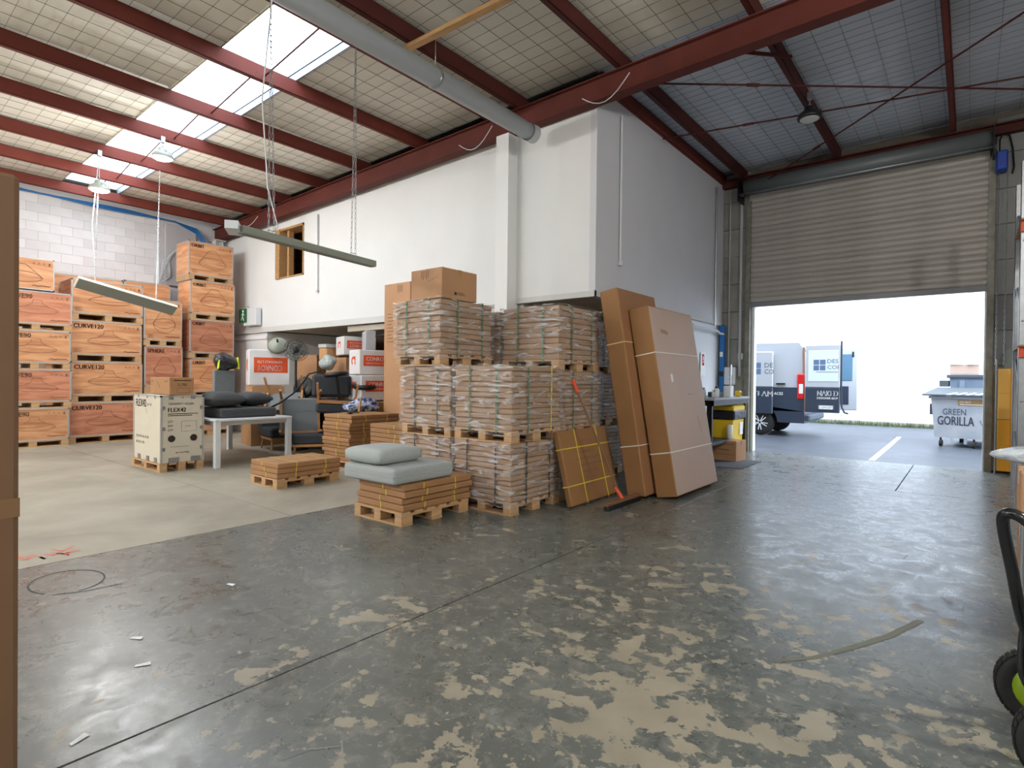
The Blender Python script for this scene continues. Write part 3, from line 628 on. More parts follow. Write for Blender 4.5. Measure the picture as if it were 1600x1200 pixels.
MB().tube([(0, -.5, .1), (.02, -.52, .6), (0, -.55, 1.2), (0, -.46, 2.3)], .007, 6).build('power_cable', WMET, b2_)

# ================================================================== CRATES
def pallet_base(t, D, W, h, off=0):
    for k in (0, .5, 1): 
        y = -W/2+k*(W-.12)
        MB().box((-D/2, y, .02), (D/2, y+.12, h-.02)).build('pallet_bearer', WOODP, t)
    MB().box((-D/2, -W/2, 0), (D/2, W/2, .02)).build('bottom_board', WOODP, t)
    MB().box((-D/2, -W/2, h-.02), (D/2, W/2, h)).build('top_board', WOODP, t)
def crate(D, W, H, ph, shape, title, loc, label, m_=PLY, grp=None, faint=False, rz=0):
    t = thing('plywood_crate', label, 'crate', loc, rz, grp); pallet_base(t, D, W, ph)
    MB().cbox((-D/2+.004, -W/2+.004, ph), (D/2-.004, W/2-.004, H), .002).build('plywood_panel', m_, t)
    e = MB(); s_ = .022; T = .003
    for z in (ph, H-s_): e.box((D/2-.004, -W/2, z), (D/2+T, W/2, z+s_)).box((-D/2, -W/2-T, z), (D/2, -W/2+.004, z+s_))
    for y in (-W/2, W/2-s_): e.box((D/2-.004, y, ph), (D/2+T, y+s_, H))
    e.box((D/2-s_, -W/2-T, ph), (D/2, -W/2+.004, H)); e.box((-D/2, -W/2-T, ph), (-D/2+s_, -W/2+.004, H))
    e.box((-D/2, -W/2, H-.002), (D/2, -W/2+s_, H+T)).box((D/2-s_, -W/2, H-.002), (D/2, W/2, H+T))
    e.build('edge_strip', EDGE, t)
    P_ = PR(); b = H-ph; th = .085 if len(title) > 5 else .075
    P_.text(title, .05, b-.06-th, th, {'CURVE120': .5, 'CURVE90': .44, 'ORBIT': .28, 'SPHERE': .34}[title], bold=.006)
    P_.build(FACE_X(D/2+.006, -W/2, ph), INKF if faint else INK, t, 'printed_title')
    Q = PR(); cu = W/2+ .02; cv = b*.42
    if shape == 'curve':
        a = W*.29; Q.line(ell(cu, cv, a, b*.11, PI, 2*PI)); Q.line([(cu-a, cv), (cu-a*.8, cv+b*.07), (cu-a*.35, cv+b*.13), (cu+a*.35, cv+b*.13), (cu+a*.8, cv+b*.07), (cu+a, cv)]); Q.line([(cu-a, cv), (cu+a, cv)], .004)
        Q.line([(cu-a*.5, cv+b*.13), (cu-a*.25, cv+b*.2), (cu-a*.2, cv+b*.32), (cu+a*.2, cv+b*.32), (cu+a*.25, cv+b*.2), (cu+a*.5, cv+b*.13)])
    elif shape == 'orbit':
        a = W*.31; Q.line(ell(cu, cv-.02, a, b*.16, PI, 2*PI)); Q.line(ell(cu, cv-.02, a*.93, b*.17, 0, PI)); Q.line([(cu-a, cv-.02), (cu+a, cv-.02)], .004)
        Q.line([(cu-a, cv-.02), (cu-a*.35, cv+b*.3), (cu-a*.22, cv+b*.36), (cu+a*.22, cv+b*.36), (cu+a*.35, cv+b*.3), (cu+a, cv-.02)])
    else:
        a = W*.29; Q.line(ell(cu, cv, a, b*.12)); Q.line(ell(cu, cv-.01, a, b*.22, PI, 2*PI)); Q.line([(cu-a, cv), (cu-a*.3, cv+b*.3), (cu+a*.3, cv+b*.3), (cu+a, cv)])
    Q.line([(W-.34, .075), (W-.3, .09), (W-.26, .07), (W-.2, .085), (W-.1, .08), (W-.06, .085)], .012)
    for k in range(4): Q.line([(.06, .05+.022*k), (.06+(.11, .14, .1, .13)[k], .05+.022*k)], .005)
    for k in range(3): q = W-.33+k*.075; Q.line([(q, b-.12), (q+.02, b-.08), (q+.04, b-.12)], .006)
    Q.rect(W-.09, b-.13, W-.065, b-.075); Q.build(FACE_X(D/2+.006, -W/2, ph), INKF if faint else INKB, t)
    return t
XF = -13.9
def stack(n, D, W, u, ph, y0, shape, title, labels, mats, dx=None, z0=0, faint=False, g=None):
    for k in range(n):
        dx_ = (dx or [0]*n)[k]
        crate(D, W, u-.003, ph, shape, title, (XF-D/2+dx_, y0+W/2+((-.02, .015, .0, .02, -.01)[k % 5] if n > 1 else 0), z0+k*u), labels[k], mats[k], g, faint)
pos = ['at the bottom of its stack', 'second from the floor', 'third from the floor', 'at the top of its stack']
stack(4, .8, 1.25, .828, .145, 3.21, 'curve', 'CURVE120', ['wide plywood crate marked CURVE120, '+p for p in pos], [PLYR, PLY, PLY, PLY])
stack(4, .8, 1.1, .742, .125, 2.09, 'curve', 'CURVE90', ['plywood crate with faint CURVE90 print, '+p.replace('at the top of its stack', 'fourth, under the light crate') for p in pos], [PLY, PLYR, PLY, PLYR], [.12]*4, faint=True)
crate(.75, 1.05, .62, .02, 'orbit', 'ORBIT', (XF-.3, 2.42, 2.975), 'light plywood crate on top of the leftmost stack, against the big carton edge', PLY)
stack(3, .75, .76, 1.02, .13, 4.5, 'sphere', 'SPHERE', ['narrow plywood crate hidden low behind the cream crate', 'narrow plywood crate marked SPHERE, behind the small brown box', 'narrow plywood crate at the top of the SPHERE stack'], [PLY, PLYR, PLY])
stack(5, .72, 1.0, .9, .13, 5.42, 'orbit', 'ORBIT', ['plywood crate marked ORBIT, lowest of the tallest stack', 'plywood crate marked ORBIT, second from the floor behind the dark cushions', 'plywood crate marked ORBIT, middle of the tallest stack', 'plywood crate marked ORBIT, fourth in the tallest stack', 'plywood crate marked ORBIT, topmost of all near the rafter'], [PLY, PLY, PLYR, PLY, PLY], [-.02, 0, .01, 0, -.03])
# second row behind
def plain_crate(D, W, H, loc, label):
    t = thing('plywood_crate', label, 'crate', loc)
    MB().cbox((-D/2, -W/2, 0), (D/2, W/2, H), .003).build('plywood_panel', PLY, t)
    MB().box((D/2-.002, -W/2, H-.03), (D/2+.005, W/2, H)).box((D/2-.002, -W/2, 0), (D/2+.005, -W/2+.03, H)).box((D/2-.002, W/2-.03, 0), (D/2+.005, W/2, H)).build('edge_strip', EDGE, t)
    return t
for z, h, lb in ((0, 1.75, 'lower'), (1.753, 1.76, 'upper')):
    plain_crate(.55, 1.25, h, (-15.08, 3.75, z), lb+' tall crate of the back row behind the CURVE120 stack')
    plain_crate(.55, .95, h+(.02 if z else 0), (-15.08, 4.87, z), lb+' tall crate of the back row behind the SPHERE stack')

# cream FLEX42 crate
a_ = math.atan2(3.217-3.117, -10.2+8.998)
fx = thing('cream_crate', 'cream board crate marked FLEX42 on a small pallet', 'crate', (-9.0, 3.12, 0), 0)
W_, D_, H_ = .60, 1.12, 1.10     # y width, x depth
for x in (-D_, -D_/2-.05, -.1):
    for y in (0, W_/2-.05, W_-.1): MB().cbox((x, y, .02), (x+.1, y+.1, .1), .003).build('pallet_block', WOODP, fx)
for y in (0, W_/2-.05, W_-.1): MB().box((-D_, y, 0), (0, y+.1, .02)).build('bottom_board', WOODP, fx)
for k in range(5): MB().box((-D_, k*(W_-.1)/4, .1), (0, k*(W_-.1)/4+.1, .125)).build('deck_board', WOODP, fx)
MB().cbox((-D_+.02, .02, .125), (-.02, W_, H_), .003).build('board_panel', CREAM, fx)
e = MB()
for a, b in (((-.04, .012, .125), (-.012, .04, H_)), ((-.04, W_-.02, .125), (-.012, W_+.008, H_)), ((-D_+.01, .012, .125), (-D_+.04, .03, H_)), ((-.03, .012, H_-.02), (-.012, W_+.008, H_+.006)), ((-D_+.01, .012, H_-.02), (-.012, .03, H_+.006)), ((-D_+.01, W_-.01, H_-.02), (-.012, W_+.008, H_+.006))): e.box(a, b)
e.build('edge_strip', EDGE, fx)
cl_ = MB()
for z in (.3, .6, .9):
    for y in (.035, W_-.05): cl_.box((-.014, y, z), (-.008, y+.04, z+.05))
for y in (.12, .42):
    cl_.box((-.014, y, .13), (-.006, y+.14, .2)); cl_.box((-.014, y, H_-.05), (-.006, y+.06, H_+.008))
for x in (-.9, -.55, -.25): cl_.box((x, .008, .13), (x+.09, .014, .2)); cl_.box((x, .008, H_-.04), (x+.03, .014, H_+.01))
cl_.build('corner_clip', STEEL, fx, kind='stuff')
P_ = PR(); P_.text('KERNERSHY + KOGEN', .1, .86, .035, .34); P_.text('FLEX42', .09, .76, .06, .24, bold=.004)
P_.line([(.09, .73), (.5, .73)], .01); P_.line([(.09, .705), (.42, .705)], .01)
for k, s_ in enumerate(('GTY', 'NW', 'GW')): P_.text(s_, .09, .6-.06*k, .035, .07)
P_.line([(.27, .62), (.48, .62), (.48, .47), (.27, .47), (.27, .62)], .003); P_.text('FLEX42', .33, .54, .015)
for u in (.1, .4): P_.m.lathe([(.05, 0), (.035, 0.0005)], 16, Matrix.Translation((u+.04, .37, 0)))
P_.line([(.12, .25), (.38, .25)], .004); P_.text('ROASTER', .2, .15, .022, .18); P_.rect(.28, .96, .295, .975)
P_.build(FACE_X(-.012, .02, .125-.02), INK, fx)
P_ = PR(); P_.text('FLEX42', .1, .80, .11, .42, bold=.004); P_.text('GH 78', .55, .82, .035, .18); P_.line([(.5, .78), (.56, .7)], .006)
for r_ in range(2):
    for k in range(6-r_*2): P_.line([(.12+k*.09, .33-.09*r_), (.14+k*.09, .37-.09*r_), (.17+k*.09, .33-.09*r_)], .009)
P_.build(FACE_Y(-D_+.02, .016, .125), INK, fx)
def carton(name, D, W, H, loc, label, rz=0, m_=KRAFT, tape=True, grp=None, c=.006, rot=None):
    """D along x, W along y; origin at base centre"""
    t = thing(name, label, 'box', loc, rz, grp, rot)
    MB().cbox((-D/2, -W/2, 0), (D/2, W/2, H), c).build('carton_body', m_, t)
    if tape:
        MB().box((-D/2-.001, -.03, H-.08), (D/2+.001, .03, H+.001)).box((-.004, -W/2-.0015, H-.0005), (.004, W/2+.0015, H+.0015)).build('packing_tape', mat('brown_tape', (176, 136, 90), .25), t)
    return t
c1 = carton('cardboard_box', .76, .34, .26, (-9.72, 3.55, 1.107), 'brown cardboard box marked SL700 on top of the cream crate', 0)
c1.location = (-9.62, 3.50, 1.107)
PR().text('SL700', .11, .13, .04, .13).line([(.06, .215), (.3, .215)], .014).line([(.1, .03), (.28, .03), (.28, .1), (.1, .1), (.1, .03)], .003).build(FACE_X(.382, -.17, 0), INK, c1)
PR().line([(.04, .2), (.14, .2)], .02).line([(.04, .15), (.1, .15)], .01).line([(.28, .2), (.4, .1)], .02).line([(.58, .2), (.7, .2)], .02).build(FACE_Y(-.38, -.172, 0), INKF, c1)

# ================================================================== PALLETS WITH FLAT CARTONS
def pallet(name, label, loc, D, W, h=.13, rz=0):
    t = thing(name, label, 'pallet', loc, rz); b = .1
    for x in (-D/2, -b/2, D/2-b):
        for y in (-W/2, -b*.7, W/2-b*1.4): MB().cbox((x, y, .018), (x+b, y+b*1.4, h-.04), .004).build('pallet_block', WOODP, t)
        MB().box((x, -W/2, h-.04), (x+b, W/2, h-.02)).build('stringer_board', WOODP, t)
    for y in (-W/2, -b*.7, W/2-b*1.4): MB().box((-D/2, y, 0), (D/2, y+b*1.4, .018)).build('bottom_board', WOODP, t)
    n = 6
    for k in range(n): y = -W/2+k*(W-.11)/(n-1); MB().box((-D/2, y, h-.02), (D/2, y+.11, h)).build('deck_board', WOODP, t)
    return t
def flatbox(D, W, H, loc, label, rz=0, seed=0, grp=None, m_=KRAFT):
    t = thing('flat_carton', label, 'box', loc, rz, grp); rg = random.Random(seed)
    n = 6; vs = []; fs = []; m = MB().cbox((-D/2, -W/2, .001), (D/2, W/2, H-.001), .008)
    me = m.mesh('carton_body', m_); obj('carton_body', me, t)
    for y in (-W*.22, W*.24):
        yy = y+rg.uniform(-.015, .015); tt = .004; s_ = rg.uniform(-.014, .014)
        e = MB()
        e.add([(-D/2-tt, yy-.006, H*.02), (-D/2-tt, yy+.006, H*.02), (-D/2-tt, yy+s_+.006, H+.002), (-D/2-tt, yy+s_-.006, H+.002), (D/2+tt, yy-.006+s_, H+.002), (D/2+tt, yy+.006+s_, H+.002), (D/2+tt, yy+.006, H*.02), (D/2+tt, yy-.006, H*.02),
               (-D/2+.0, yy+s_-.006, H-.003), (-D/2+.0, yy+s_+.006, H-.003), (D/2-.0, yy+s_+.006, H-.003), (D/2, yy+s_-.006, H-.003)],
            [(0, 1, 2, 3), (3, 2, 5, 4), (4, 5, 6, 7), (8, 9, 2, 3), (11, 10, 5, 4)])
        e.build('tie_strap', YEL, t)
    e = MB(); xx = rg.uniform(-.05, .1)
    e.add([(xx-.006, -W/2-.004, H*.02), (xx+.006, -W/2-.004, H*.02), (xx+.006, -W/2-.004, H+.002), (xx-.006, -W/2-.004, H+.002), (xx-.006, W/2+.004, H+.002), (xx+.006, W/2+.004, H+.002)], [(0, 1, 2, 3), (3, 2, 5, 4)])
    e.build('tie_strap', YEL, t)
    return t
pos4 = ['lowest of four', 'second from the bottom of four', 'third from the bottom of four', 'topmost of four']
pallet('wooden_pallet', 'low pine pallet under the pile with light grey cushions', (-4.485, 3.92, 0), .73, .91)
for k in range(4):
    j = (.0, -.02, .01, .0)[k]; jy = (.02, .03, .05, .04)[k]
    flatbox(.7-.01*(k == 3), .93, .0615, (-4.475+j, 3.94+jy*.5, .131+k*.063), 'flat brown carton under the light grey cushions, '+pos4[k], seed=k)
pos3 = ['lowest of three', 'middle of three', 'top of three']
pallet('wooden_pallet', 'low pine pallet under three flat cartons left of the tall carton pile', (-6.985, 4.055, 0), .67, .89, .12)
for k in range(3): flatbox(.68, .9, .064, (-6.98+.01*(k-1), 4.06, .121+k*.0655), 'flat brown carton on the low left pallet, '+pos3[k], seed=10+k)
# tall pile
ord_ = ['bottom', 'second', 'third', 'fourth', 'fifth', 'sixth', 'seventh', 'eighth', 'ninth', 'tenth', 'eleventh', 'topmost']
pallet('wooden_pallet', 'pine pallet under the tall loose pile of flat cartons', (-7.6, 5.53, 0), .72, .92, .12)
rg = random.Random(5)
for k in range(12):
    flatbox(.72, .92, .0575, (-7.6+rg.uniform(-.025, .025), 5.54+rg.uniform(-.02, .02), .121+k*.0585), 'flat brown carton in the tall loose pile, %s' % (ord_[k]+(' from the floor' if 0 < k < 11 else ' one')), rz=rg.uniform(-.015, .015), seed=30+k)
pallet('wooden_pallet', 'pine pallet under the lower pile behind the light grey cushions', (-6.25, 5.5, 0), .9, .72, .12)
for k in range(10):
    flatbox(.92, .66, .0605, (-6.2+rg.uniform(-.02, .02), 5.35, .121+k*.0625), 'flat brown carton in the lower pile beside the wrapped loads, %s' % ((ord_[k]+' from the floor') if k < 9 else 'topmost one'), seed=50+k)
# cushions
def slabcushion(D, W, H, name, label, loc, m_, rz=0):
    t = thing(name, label, 'cushion', loc, rz); bm = bmesh.new(); bmesh.ops.create_cube(bm, size=1)
    for v in bm.verts: v.co = Vector((v.co.x*D, v.co.y*W, (v.co.z+.5)*H))
    bmesh.ops.bevel(bm, geom=list(bm.edges), offset=H*.28, segments=4, profile=.6, affect='EDGES')
    bmesh.ops.subdivide_edges(bm, edges=[e for e in bm.edges if e.calc_length() > .3], cuts=7, use_grid_fill=True)
    for v in bm.verts:
        a, b = v.co.x/D*2, v.co.y/W*2
        if v.co.z > H*.9: v.co.z += .012*(1-a*a)*(1-b*b)+.003*math.sin(9*a+4*b)
    me = bpy.data.meshes.new('cushion_cover'); bm.to_mesh(me); bm.free(); me.materials.append(m_)
    for p in me.polygons: p.use_smooth = True
    obj('cushion_cover', me, t)
    q = [(sx*(D/2-.0), sy_*(W/2-.0)) for sx, sy_ in ((-.97, -1), (.97, -1), (1, -.97), (1, .97), (.97, 1), (-.97, 1), (-1, .97), (-1, -.97), (-.97, -1))]
    MB().tube([(x, y, H*.52) for x, y in q], .004, 6).build('piping', m_, t)
    return t
def pillow(D, W, H, name, label, cat, loc, m_, rz=0, puff=1.0, rot=None, seam=True, edge=.3):
    t = thing(name, label, cat, loc, rz, rot=rot); nx = ny = 14; vs = []; fs = []
    def hgt(u, v):
        e = (1-abs(u)**puff_e)*(1-abs(v)**puff_e); return e**.5
    puff_e = puff
    for sgn in (1, -1):
        for i in range(nx+1):
            for j in range(ny+1):
                u = -1+2*i/nx; v = -1+2*j/ny; pin = 1-.05*(u*u)*(1-v*v)-.0
                x = u*D/2*(1-.04*(1-v*v)*0-.03*(v*v) if True else 1); y = v*W/2*(1-.03*(u*u))
                z = H*.5+sgn*H*.5*(edge+(1-edge)*hgt(u, v))
                vs.append((x, y, z))
    n1 = (nx+1)*(ny+1)
    for s_ in (0, 1):
        for i in range(nx):
            for j in range(ny):
                a = s_*n1+i*(ny+1)+j; q = (a, a+ny+1, a+ny+2, a+1); fs.append(q if s_ == 0 else q[::-1])
    def rim(i, j, i2, j2): a = i*(ny+1)+j; b = i2*(ny+1)+j2; fs.append((a, b, n1+b, n1+a))
    for i in range(nx): rim(i, 0, i+1, 0); rim(i+1, ny, i, ny)
    for j in range(ny): rim(0, j+1, 0, j); rim(nx, j, nx, j+1)
    MB().add(vs, fs).build('cushion_cover', m_, t, smooth=True)
    r_ = .004; z = H*.5
    q = [(sx*D/2*.97, sy_*W/2*.97) for sx, sy_ in ((-1, -1), (1, -1), (1, 1), (-1, 1), (-1, -1))]
    MB().tube([(x, y, z-H*.1) for x, y in q], r_, 6).build('piping', m_, t)
    return t
slabcushion(.78, .80, .155, 'seat_cushion', 'large light grey seat cushion lying on the front pile of flat cartons', (-4.56, 3.80, .384), CUSHL, rz=.02)
pillow(.56, .56, .17, 'scatter_cushion', 'small puffy light grey cushion on top of the large grey cushion', 'cushion', (-4.66, 3.68, .54), CUSHL, rz=.03, puff=5, edge=.5)

# ================================================================== WRAPPED PALLET LOADS
def wrapped(loc, D, W, H, n, label, straps, film_=True, seed=0, ph=.13, m_=KRAFT2):
    t = thing('wrapped_pallet_load', label, 'pallet load', loc); rg = random.Random(seed)
    pm = MB()
    for k in range(5): y = -W/2+k*(W-.12)/4; pm.box((-D/2, y, ph-.02), (D/2, y+.12, ph))
    for x in (-D/2, -.05, D/2-.1): pm.box((x, -W/2, ph-.038), (x+.1, W/2, ph-.02))
    p = pm.build('pallet', WOODP, t)
    for x in (-D/2, -.05, D/2-.1):
        for y in (-W/2, -.07, W/2-.14): MB().cbox((x, y, .016), (x+.1, y+.14, ph-.038), .004).build('pallet_block', WOODP, p)
    for y in (-W/2, -.07, W/2-.14): MB().box((-D/2, y, 0), (D/2, y+.14, .016)).build('bottom_board', WOODP, p)
    lh = (H-ph)/n
    for k in range(n):
        jx, jy = rg.uniform(-.008, .008), rg.uniform(-.008, .008); sh = rg.uniform(0, .012)
        MB().cbox((-D/2+jx+sh, -W/2+jy+sh, ph+k*lh+.001), (D/2+jx-sh, W/2+jy-sh, ph+(k+1)*lh-.003), .009).build('carton', m_, t)
    o_ = .014
    for i, sm in enumerate(straps):
        if i < 2:      # bands over the faces looking along x
            y = (-W*.22, W*.26)[i]+rg.uniform(-.02, .02); b = MB(); w2 = .011
            for a, c in (((-D/2-o_, H+.006), (D/2+o_, H+.006)), ((-D/2-o_, ph-.03), (-D/2-o_, H+.006)), ((D/2+o_, ph-.03), (D/2+o_, H+.006))):
                b.box((min(a[0], c[0])-.001, y-w2, min(a[1], c[1])-.001), (max(a[0], c[0])+.001, y+w2, max(a[1], c[1])+.001))
            b.build('strap', sm, t)
        else:
            x = (-D*.22, D*.24)[i-2]+rg.uniform(-.02, .02); b = MB(); w2 = .011
            for a, c in (((-W/2-o_, H+.006), (W/2+o_, H+.006)), ((-W/2-o_, ph-.03), (-W/2-o_, H+.006)), ((W/2+o_, ph-.03), (W/2+o_, H+.006))):
                b.box((x-w2, min(a[0], c[0])-.001, min(a[1], c[1])-.001), (x+w2, max(a[0], c[0])+.001, max(a[1], c[1])+.001))
            b.build('strap', sm, t)
    if film_:
        m = MB(); vs = []; fs = []; npf = 16; nz = 18; per = []
        e = .02
        cs = [(-D/2-e, -W/2-e), (D/2+e, -W/2-e), (D/2+e, W/2+e), (-D/2-e, W/2+e)]
        for q in range(4):
            a, b = Vector(cs[q]), Vector(cs[(q+1) % 4])
            for k in range(npf): per.append(a.lerp(b, k/npf))
        N = len(per)
        for j in range(nz+1):
            z = ph-.05+(H-ph+.065)*j/nz
            for p_ in per: 
                d = 1+rg.uniform(-.010, .014); vs.append((p_.x*d, p_.y*d, z+rg.uniform(-.012, .012)))
        for j in range(nz):
            for k in range(N): k2 = (k+1) % N; fs.append((j*N+k, j*N+k2, (j+1)*N+k2, (j+1)*N+k))
        m.add(vs, fs).build('stretch_film', FILM, t, smooth=True)
    return t
xs1 = -4.02; ys1 = 4.90; xs0 = -4.9
g4 = [GRN, GRN, GRN, GRN]; b4 = [BLK, BLK, BLK, BLK]
wrapped((xs1, ys1, 0), .81, .88, .735, 11, 'film-wrapped load of flat cartons on the floor at the front corner of the wrapped stacks', b4, seed=1)
wrapped((xs1, ys1, .737), .81, .88, .80, 12, 'film-wrapped load resting on the front corner load', [GRN, YEL, GRN, GRN], seed=2)
wrapped((xs0, ys1, 0), .82, .88, .735, 11, 'film-wrapped load on the floor behind the light grey cushions', [BLK, BLK, BLK, BLK], seed=3)
wrapped((xs0, ys1, .737), .82, .88, .80, 12, 'film-wrapped load in the middle of the left stack', [BLK, BLK, BLK, BLK], seed=4)
t1 = wrapped((-5.02, 4.87, 1.54), .80, .86, .76, 10, 'strapped load with bare carton edges, top of the left stack under two boxes', [GRN, GRN, GRN, GRN], seed=5, m_=KRAFT2)
t1.rotation_euler = (0, 0, -.03)
wrapped((-4.08, 5.85, 0), .84, .9, .73, 11, 'film-wrapped load on the floor behind the front corner load', g4, seed=6)
wrapped((-4.08, 5.85, .737), .84, .9, .76, 12, 'film-wrapped load behind the front corner load, at half height', g4, seed=7)
wrapped((-4.09, 5.83, 1.50), .84, .92, .76, 10, 'film-wrapped load at the top of the right hand stack, under the office', g4, seed=8)
wrapped((-5.0, 5.85, 0), .84, .9, .73, 11, 'film-wrapped load hidden on the floor behind the left stack', g4, False, seed=9)
wrapped((-5.0, 5.85, .737), .84, .9, .76, 12, 'film-wrapped load hidden at half height behind the left stack', g4, False, seed=10)
wrapped((-5.0, 5.85, 1.50), .84, .9, .74, 10, 'film-wrapped load seen between the two top loads', g4, seed=11)
wrapped((-4.55, 7.35, 0), .84, .9, .73, 11, 'film-wrapped load on the floor behind the leaning cartons', g4, seed=12)
wrapped((-4.55, 7.35, .737), .84, .9, .76, 12, 'film-wrapped load at half height behind the leaning cartons', g4, seed=13)
wrapped((-4.52, 7.35, 1.50), .84, .9, .70, 10, 'film-wrapped load at the top of the stack behind the leaning cartons', g4, seed=14)
# small wrapped stack left of T1
wrapped((-6.55, 6.42, .0), .86, .8, .84, 12, 'small film-wrapped load low behind the carton piles', b4, seed=15)
wrapped((-6.55, 6.42, .842), .86, .8, .90, 12, 'small film-wrapped stack of pale cartons in front of the tall standing box', b4, seed=16)
# boxes on top
bx = carton('cardboard_box', .52, .58, .345, (-4.89, 4.735, 2.31), 'large brown cardboard box on top of the left wrapped stack', 0, KRAFT3)
PR().rect(.2, .05, .235, .085).line([(.25, .08), (.36, .08)], .006).line([(.25, .06), (.38, .06)], .005).build(FACE_X(.262, -.29, 0), INK, bx)
pr = PR()
for k in range(5): pr.line([(.18+.03*k, .345-.02), (.18+.03*k, .345-.1-.02*(k % 2))], .012)
pr.line([(.3, .2), (.46, .24)], .006); pr.build(FACE_Y(-.26, -.292, 0), INKF, bx)
bx = carton('tall_carton', .68, .5, 3.02, (-7.62, 6.55, 0), 'very tall narrow brown carton standing against the white wall behind the wrapped stacks', 0, KRAFT3)
pr = PR()
for k in range(5): pr.line([(.36+.03*k, 2.98), (.36+.03*k, 2.86)], .012)
for k in range(9): pr.line([(.09, 2.5-.06*k), (.2+.03*(k % 3), 2.5-.06*k)], .015)
pr.build(FACE_Y(-.34, -.252, 0), INKF, bx)
bpy.data.objects[bx.name].location = (-7.66, 6.55, 0)

# ================================================================== LEANING CARTONS
def leaning(name, label, bl, br, tilt, T, L_, H, mface, medge, ties, lay=None):
    """bl: bottom corner nearest the camera on the +x face; length L_ runs along +y; leans towards -x by tilt"""
    t = thing(name, label, 'box', (bl[0], bl[1], T*math.sin(tilt)), rot=(0, -tilt, br))
    MB().cbox((-T, 0, 0), (0, L_, H), .012).build('carton_body', medge, t)
    MB().cbox((-.012, .012, .012), (.002, L_-.012, H-.012), .002).build('printed_face', mface, t)
    for z, mm in ties:
        e = MB(); q = .006
        e.box((-T-.004, -.004, z-q), (-T, L_+.004, z+q)).box((.003, -.004, z-q), (.007, L_+.004, z+q)).box((-T-.004, -.004, z-q), (.005, -.0005, z+q)).box((-T-.004, L_+.0005, z-q), (.005, L_+.004, z+q))
        e.build('tie_strap', mm, t)
    return t
WT = mat('white_twine', (226, 222, 212), .6); CR = mat('cream_tie', (214, 192, 140), .6)
l2 = leaning('long_flat_carton', 'big flat carton leaning furthest right, with white ties and a greyish face', (-2.63, 6.32), 0, .176, .26, 1.36, 2.30, KRAFTG, KRAFTE, ((1.72, WT), (.52, WT)))
l1 = leaning('long_flat_carton', 'tall thick brown carton leaning behind the greyish one', (-2.93, 6.12), 0, .165, .24, 1.05, 2.52, mat('smooth_brown_board', (152, 108, 72), .65, noise=(1.5, .3, (140, 98, 64))), KRAFTE, ((1.85, CR), (.6, WT)))
PR().line([(.45, 2.2), (.55, 2.2)], .03).line([(.2, .8), (.3, .8)], .02).line([(.2, .9), (.3, .9)], .06).text('TB', .2, .66, .1, .14).build(FACE_X(.0045, 0, 0), INKF, l1)
PR().line([(.25, 2.0), (.45, 1.98)], .05).line([(.8, 1.2), (.95, 1.2)], .01).line([(1.0, .9), (1.06, .7)], .02).build(FACE_X(.0045, 0, 0), mat('faint_print', (150, 124, 112), .7), l2)
o = MB().cbox((0, .35, 1.36), (.0055, .4, 1.46), .001).build('paper_label', WPRINT, l2)
pc = leaning('printed_flat_carton', 'flat printed carton with yellow cross straps leaning against the wrapped stack', (-3.33, 5.17), .02, .245, .07, 1.1, .84, KRAFTE, KRAFTE, ((.22, YEL), (.63, YEL)))
for y in (.33, .82): MB().box((.003, y-.006, -.004), (.007, y+.006, .844)).box((-.074, y-.006, .84), (.005, y+.006, .845)).build('tie_strap', YEL, pc)
pr = PR(); pr.text('CORDIERE', .33, .66, .05, .45)
for k, (u0, u1) in enumerate(((.35, .62), (.25, .8), (.3, .9), (.35, .7), (.4, .62), (.38, .55))): pr.line([(u0, .57-.075*k), (u1, .57-.075*k)], .022)
pr.build(FACE_X(.0045, 0, 0), INKF, pc)
# broom
br = thing('push_broom', 'push broom leaning against the printed carton, orange socket and tip', 'broom', (-3.0, 5.68, 0), .0)
MB().cbox((-.03, -.38, .05), (.03, .38, .085), .006).build('broom_head', mat('broom_wood', (120, 84, 56), .6), br)
bb = MB()
for i in range(38):
    for j in range(3):
        y = -.37+i*.02; x = -.022+j*.02; bb.box((x, y, 0), (x+.014, y+.015, .052))
bb.build('bristles', BLACK, br, kind='stuff')
MB().tube([(0, 0, .08), (-.08, -.02, .2)], .022, 8).build('handle_socket', ORANGE, br)
MB().tube([(-.03, 0, .12), (-.42, -.3, 1.28)], .012, 8).build('broom_handle', mat('worn_handle', (126, 92, 66), .6), br)
MB().tube([(-.415, -.3, 1.26), (-.46, -.33, 1.40)], .018, 8).build('handle_tip', mat('bright_orange', (232, 78, 36), .5), br)

# ================================================================== TABLE AND CUSHIONS
tb = thing('white_table', 'white metal table carrying dark grey cushions', 'table', (-9.9, 4.42, 0)); LX, LY = 2.2, 1.24
MB().cbox((-LX/2, -LY/2, .705), (LX/2, LY/2, .74), .005).build('tabletop', WMET, tb)
MB().box((-LX/2+.03, -LY/2+.03, .64), (LX/2-.03, -LY/2+.05, .705)).box((-LX/2+.03, LY/2-.05, .64), (LX/2-.03, LY/2-.03, .705)).box((LX/2-.05, -LY/2+.03, .64), (LX/2-.03, LY/2-.03, .705)).box((-LX/2+.03, -LY/2+.03, .64), (-LX/2+.05, LY/2-.03, .705)).build('apron', mat('aluminium_apron', (176, 180, 180), .4, .4), tb)
for sx in (-1, 1):
    for s_ in (-1, 1): MB().cbox((sx*(LX/2-.045)-.04, s_*(LY/2-.045)-.04, .0), (sx*(LX/2-.045)+.04, s_*(LY/2-.045)+.04, .705), .004).build('table_leg', WMET, tb)
slabcushion(1.2, .9, .15, 'seat_cushion', 'thick charcoal seat cushion lying on the white table', (-9.55, 4.40, .741), CUSHD)
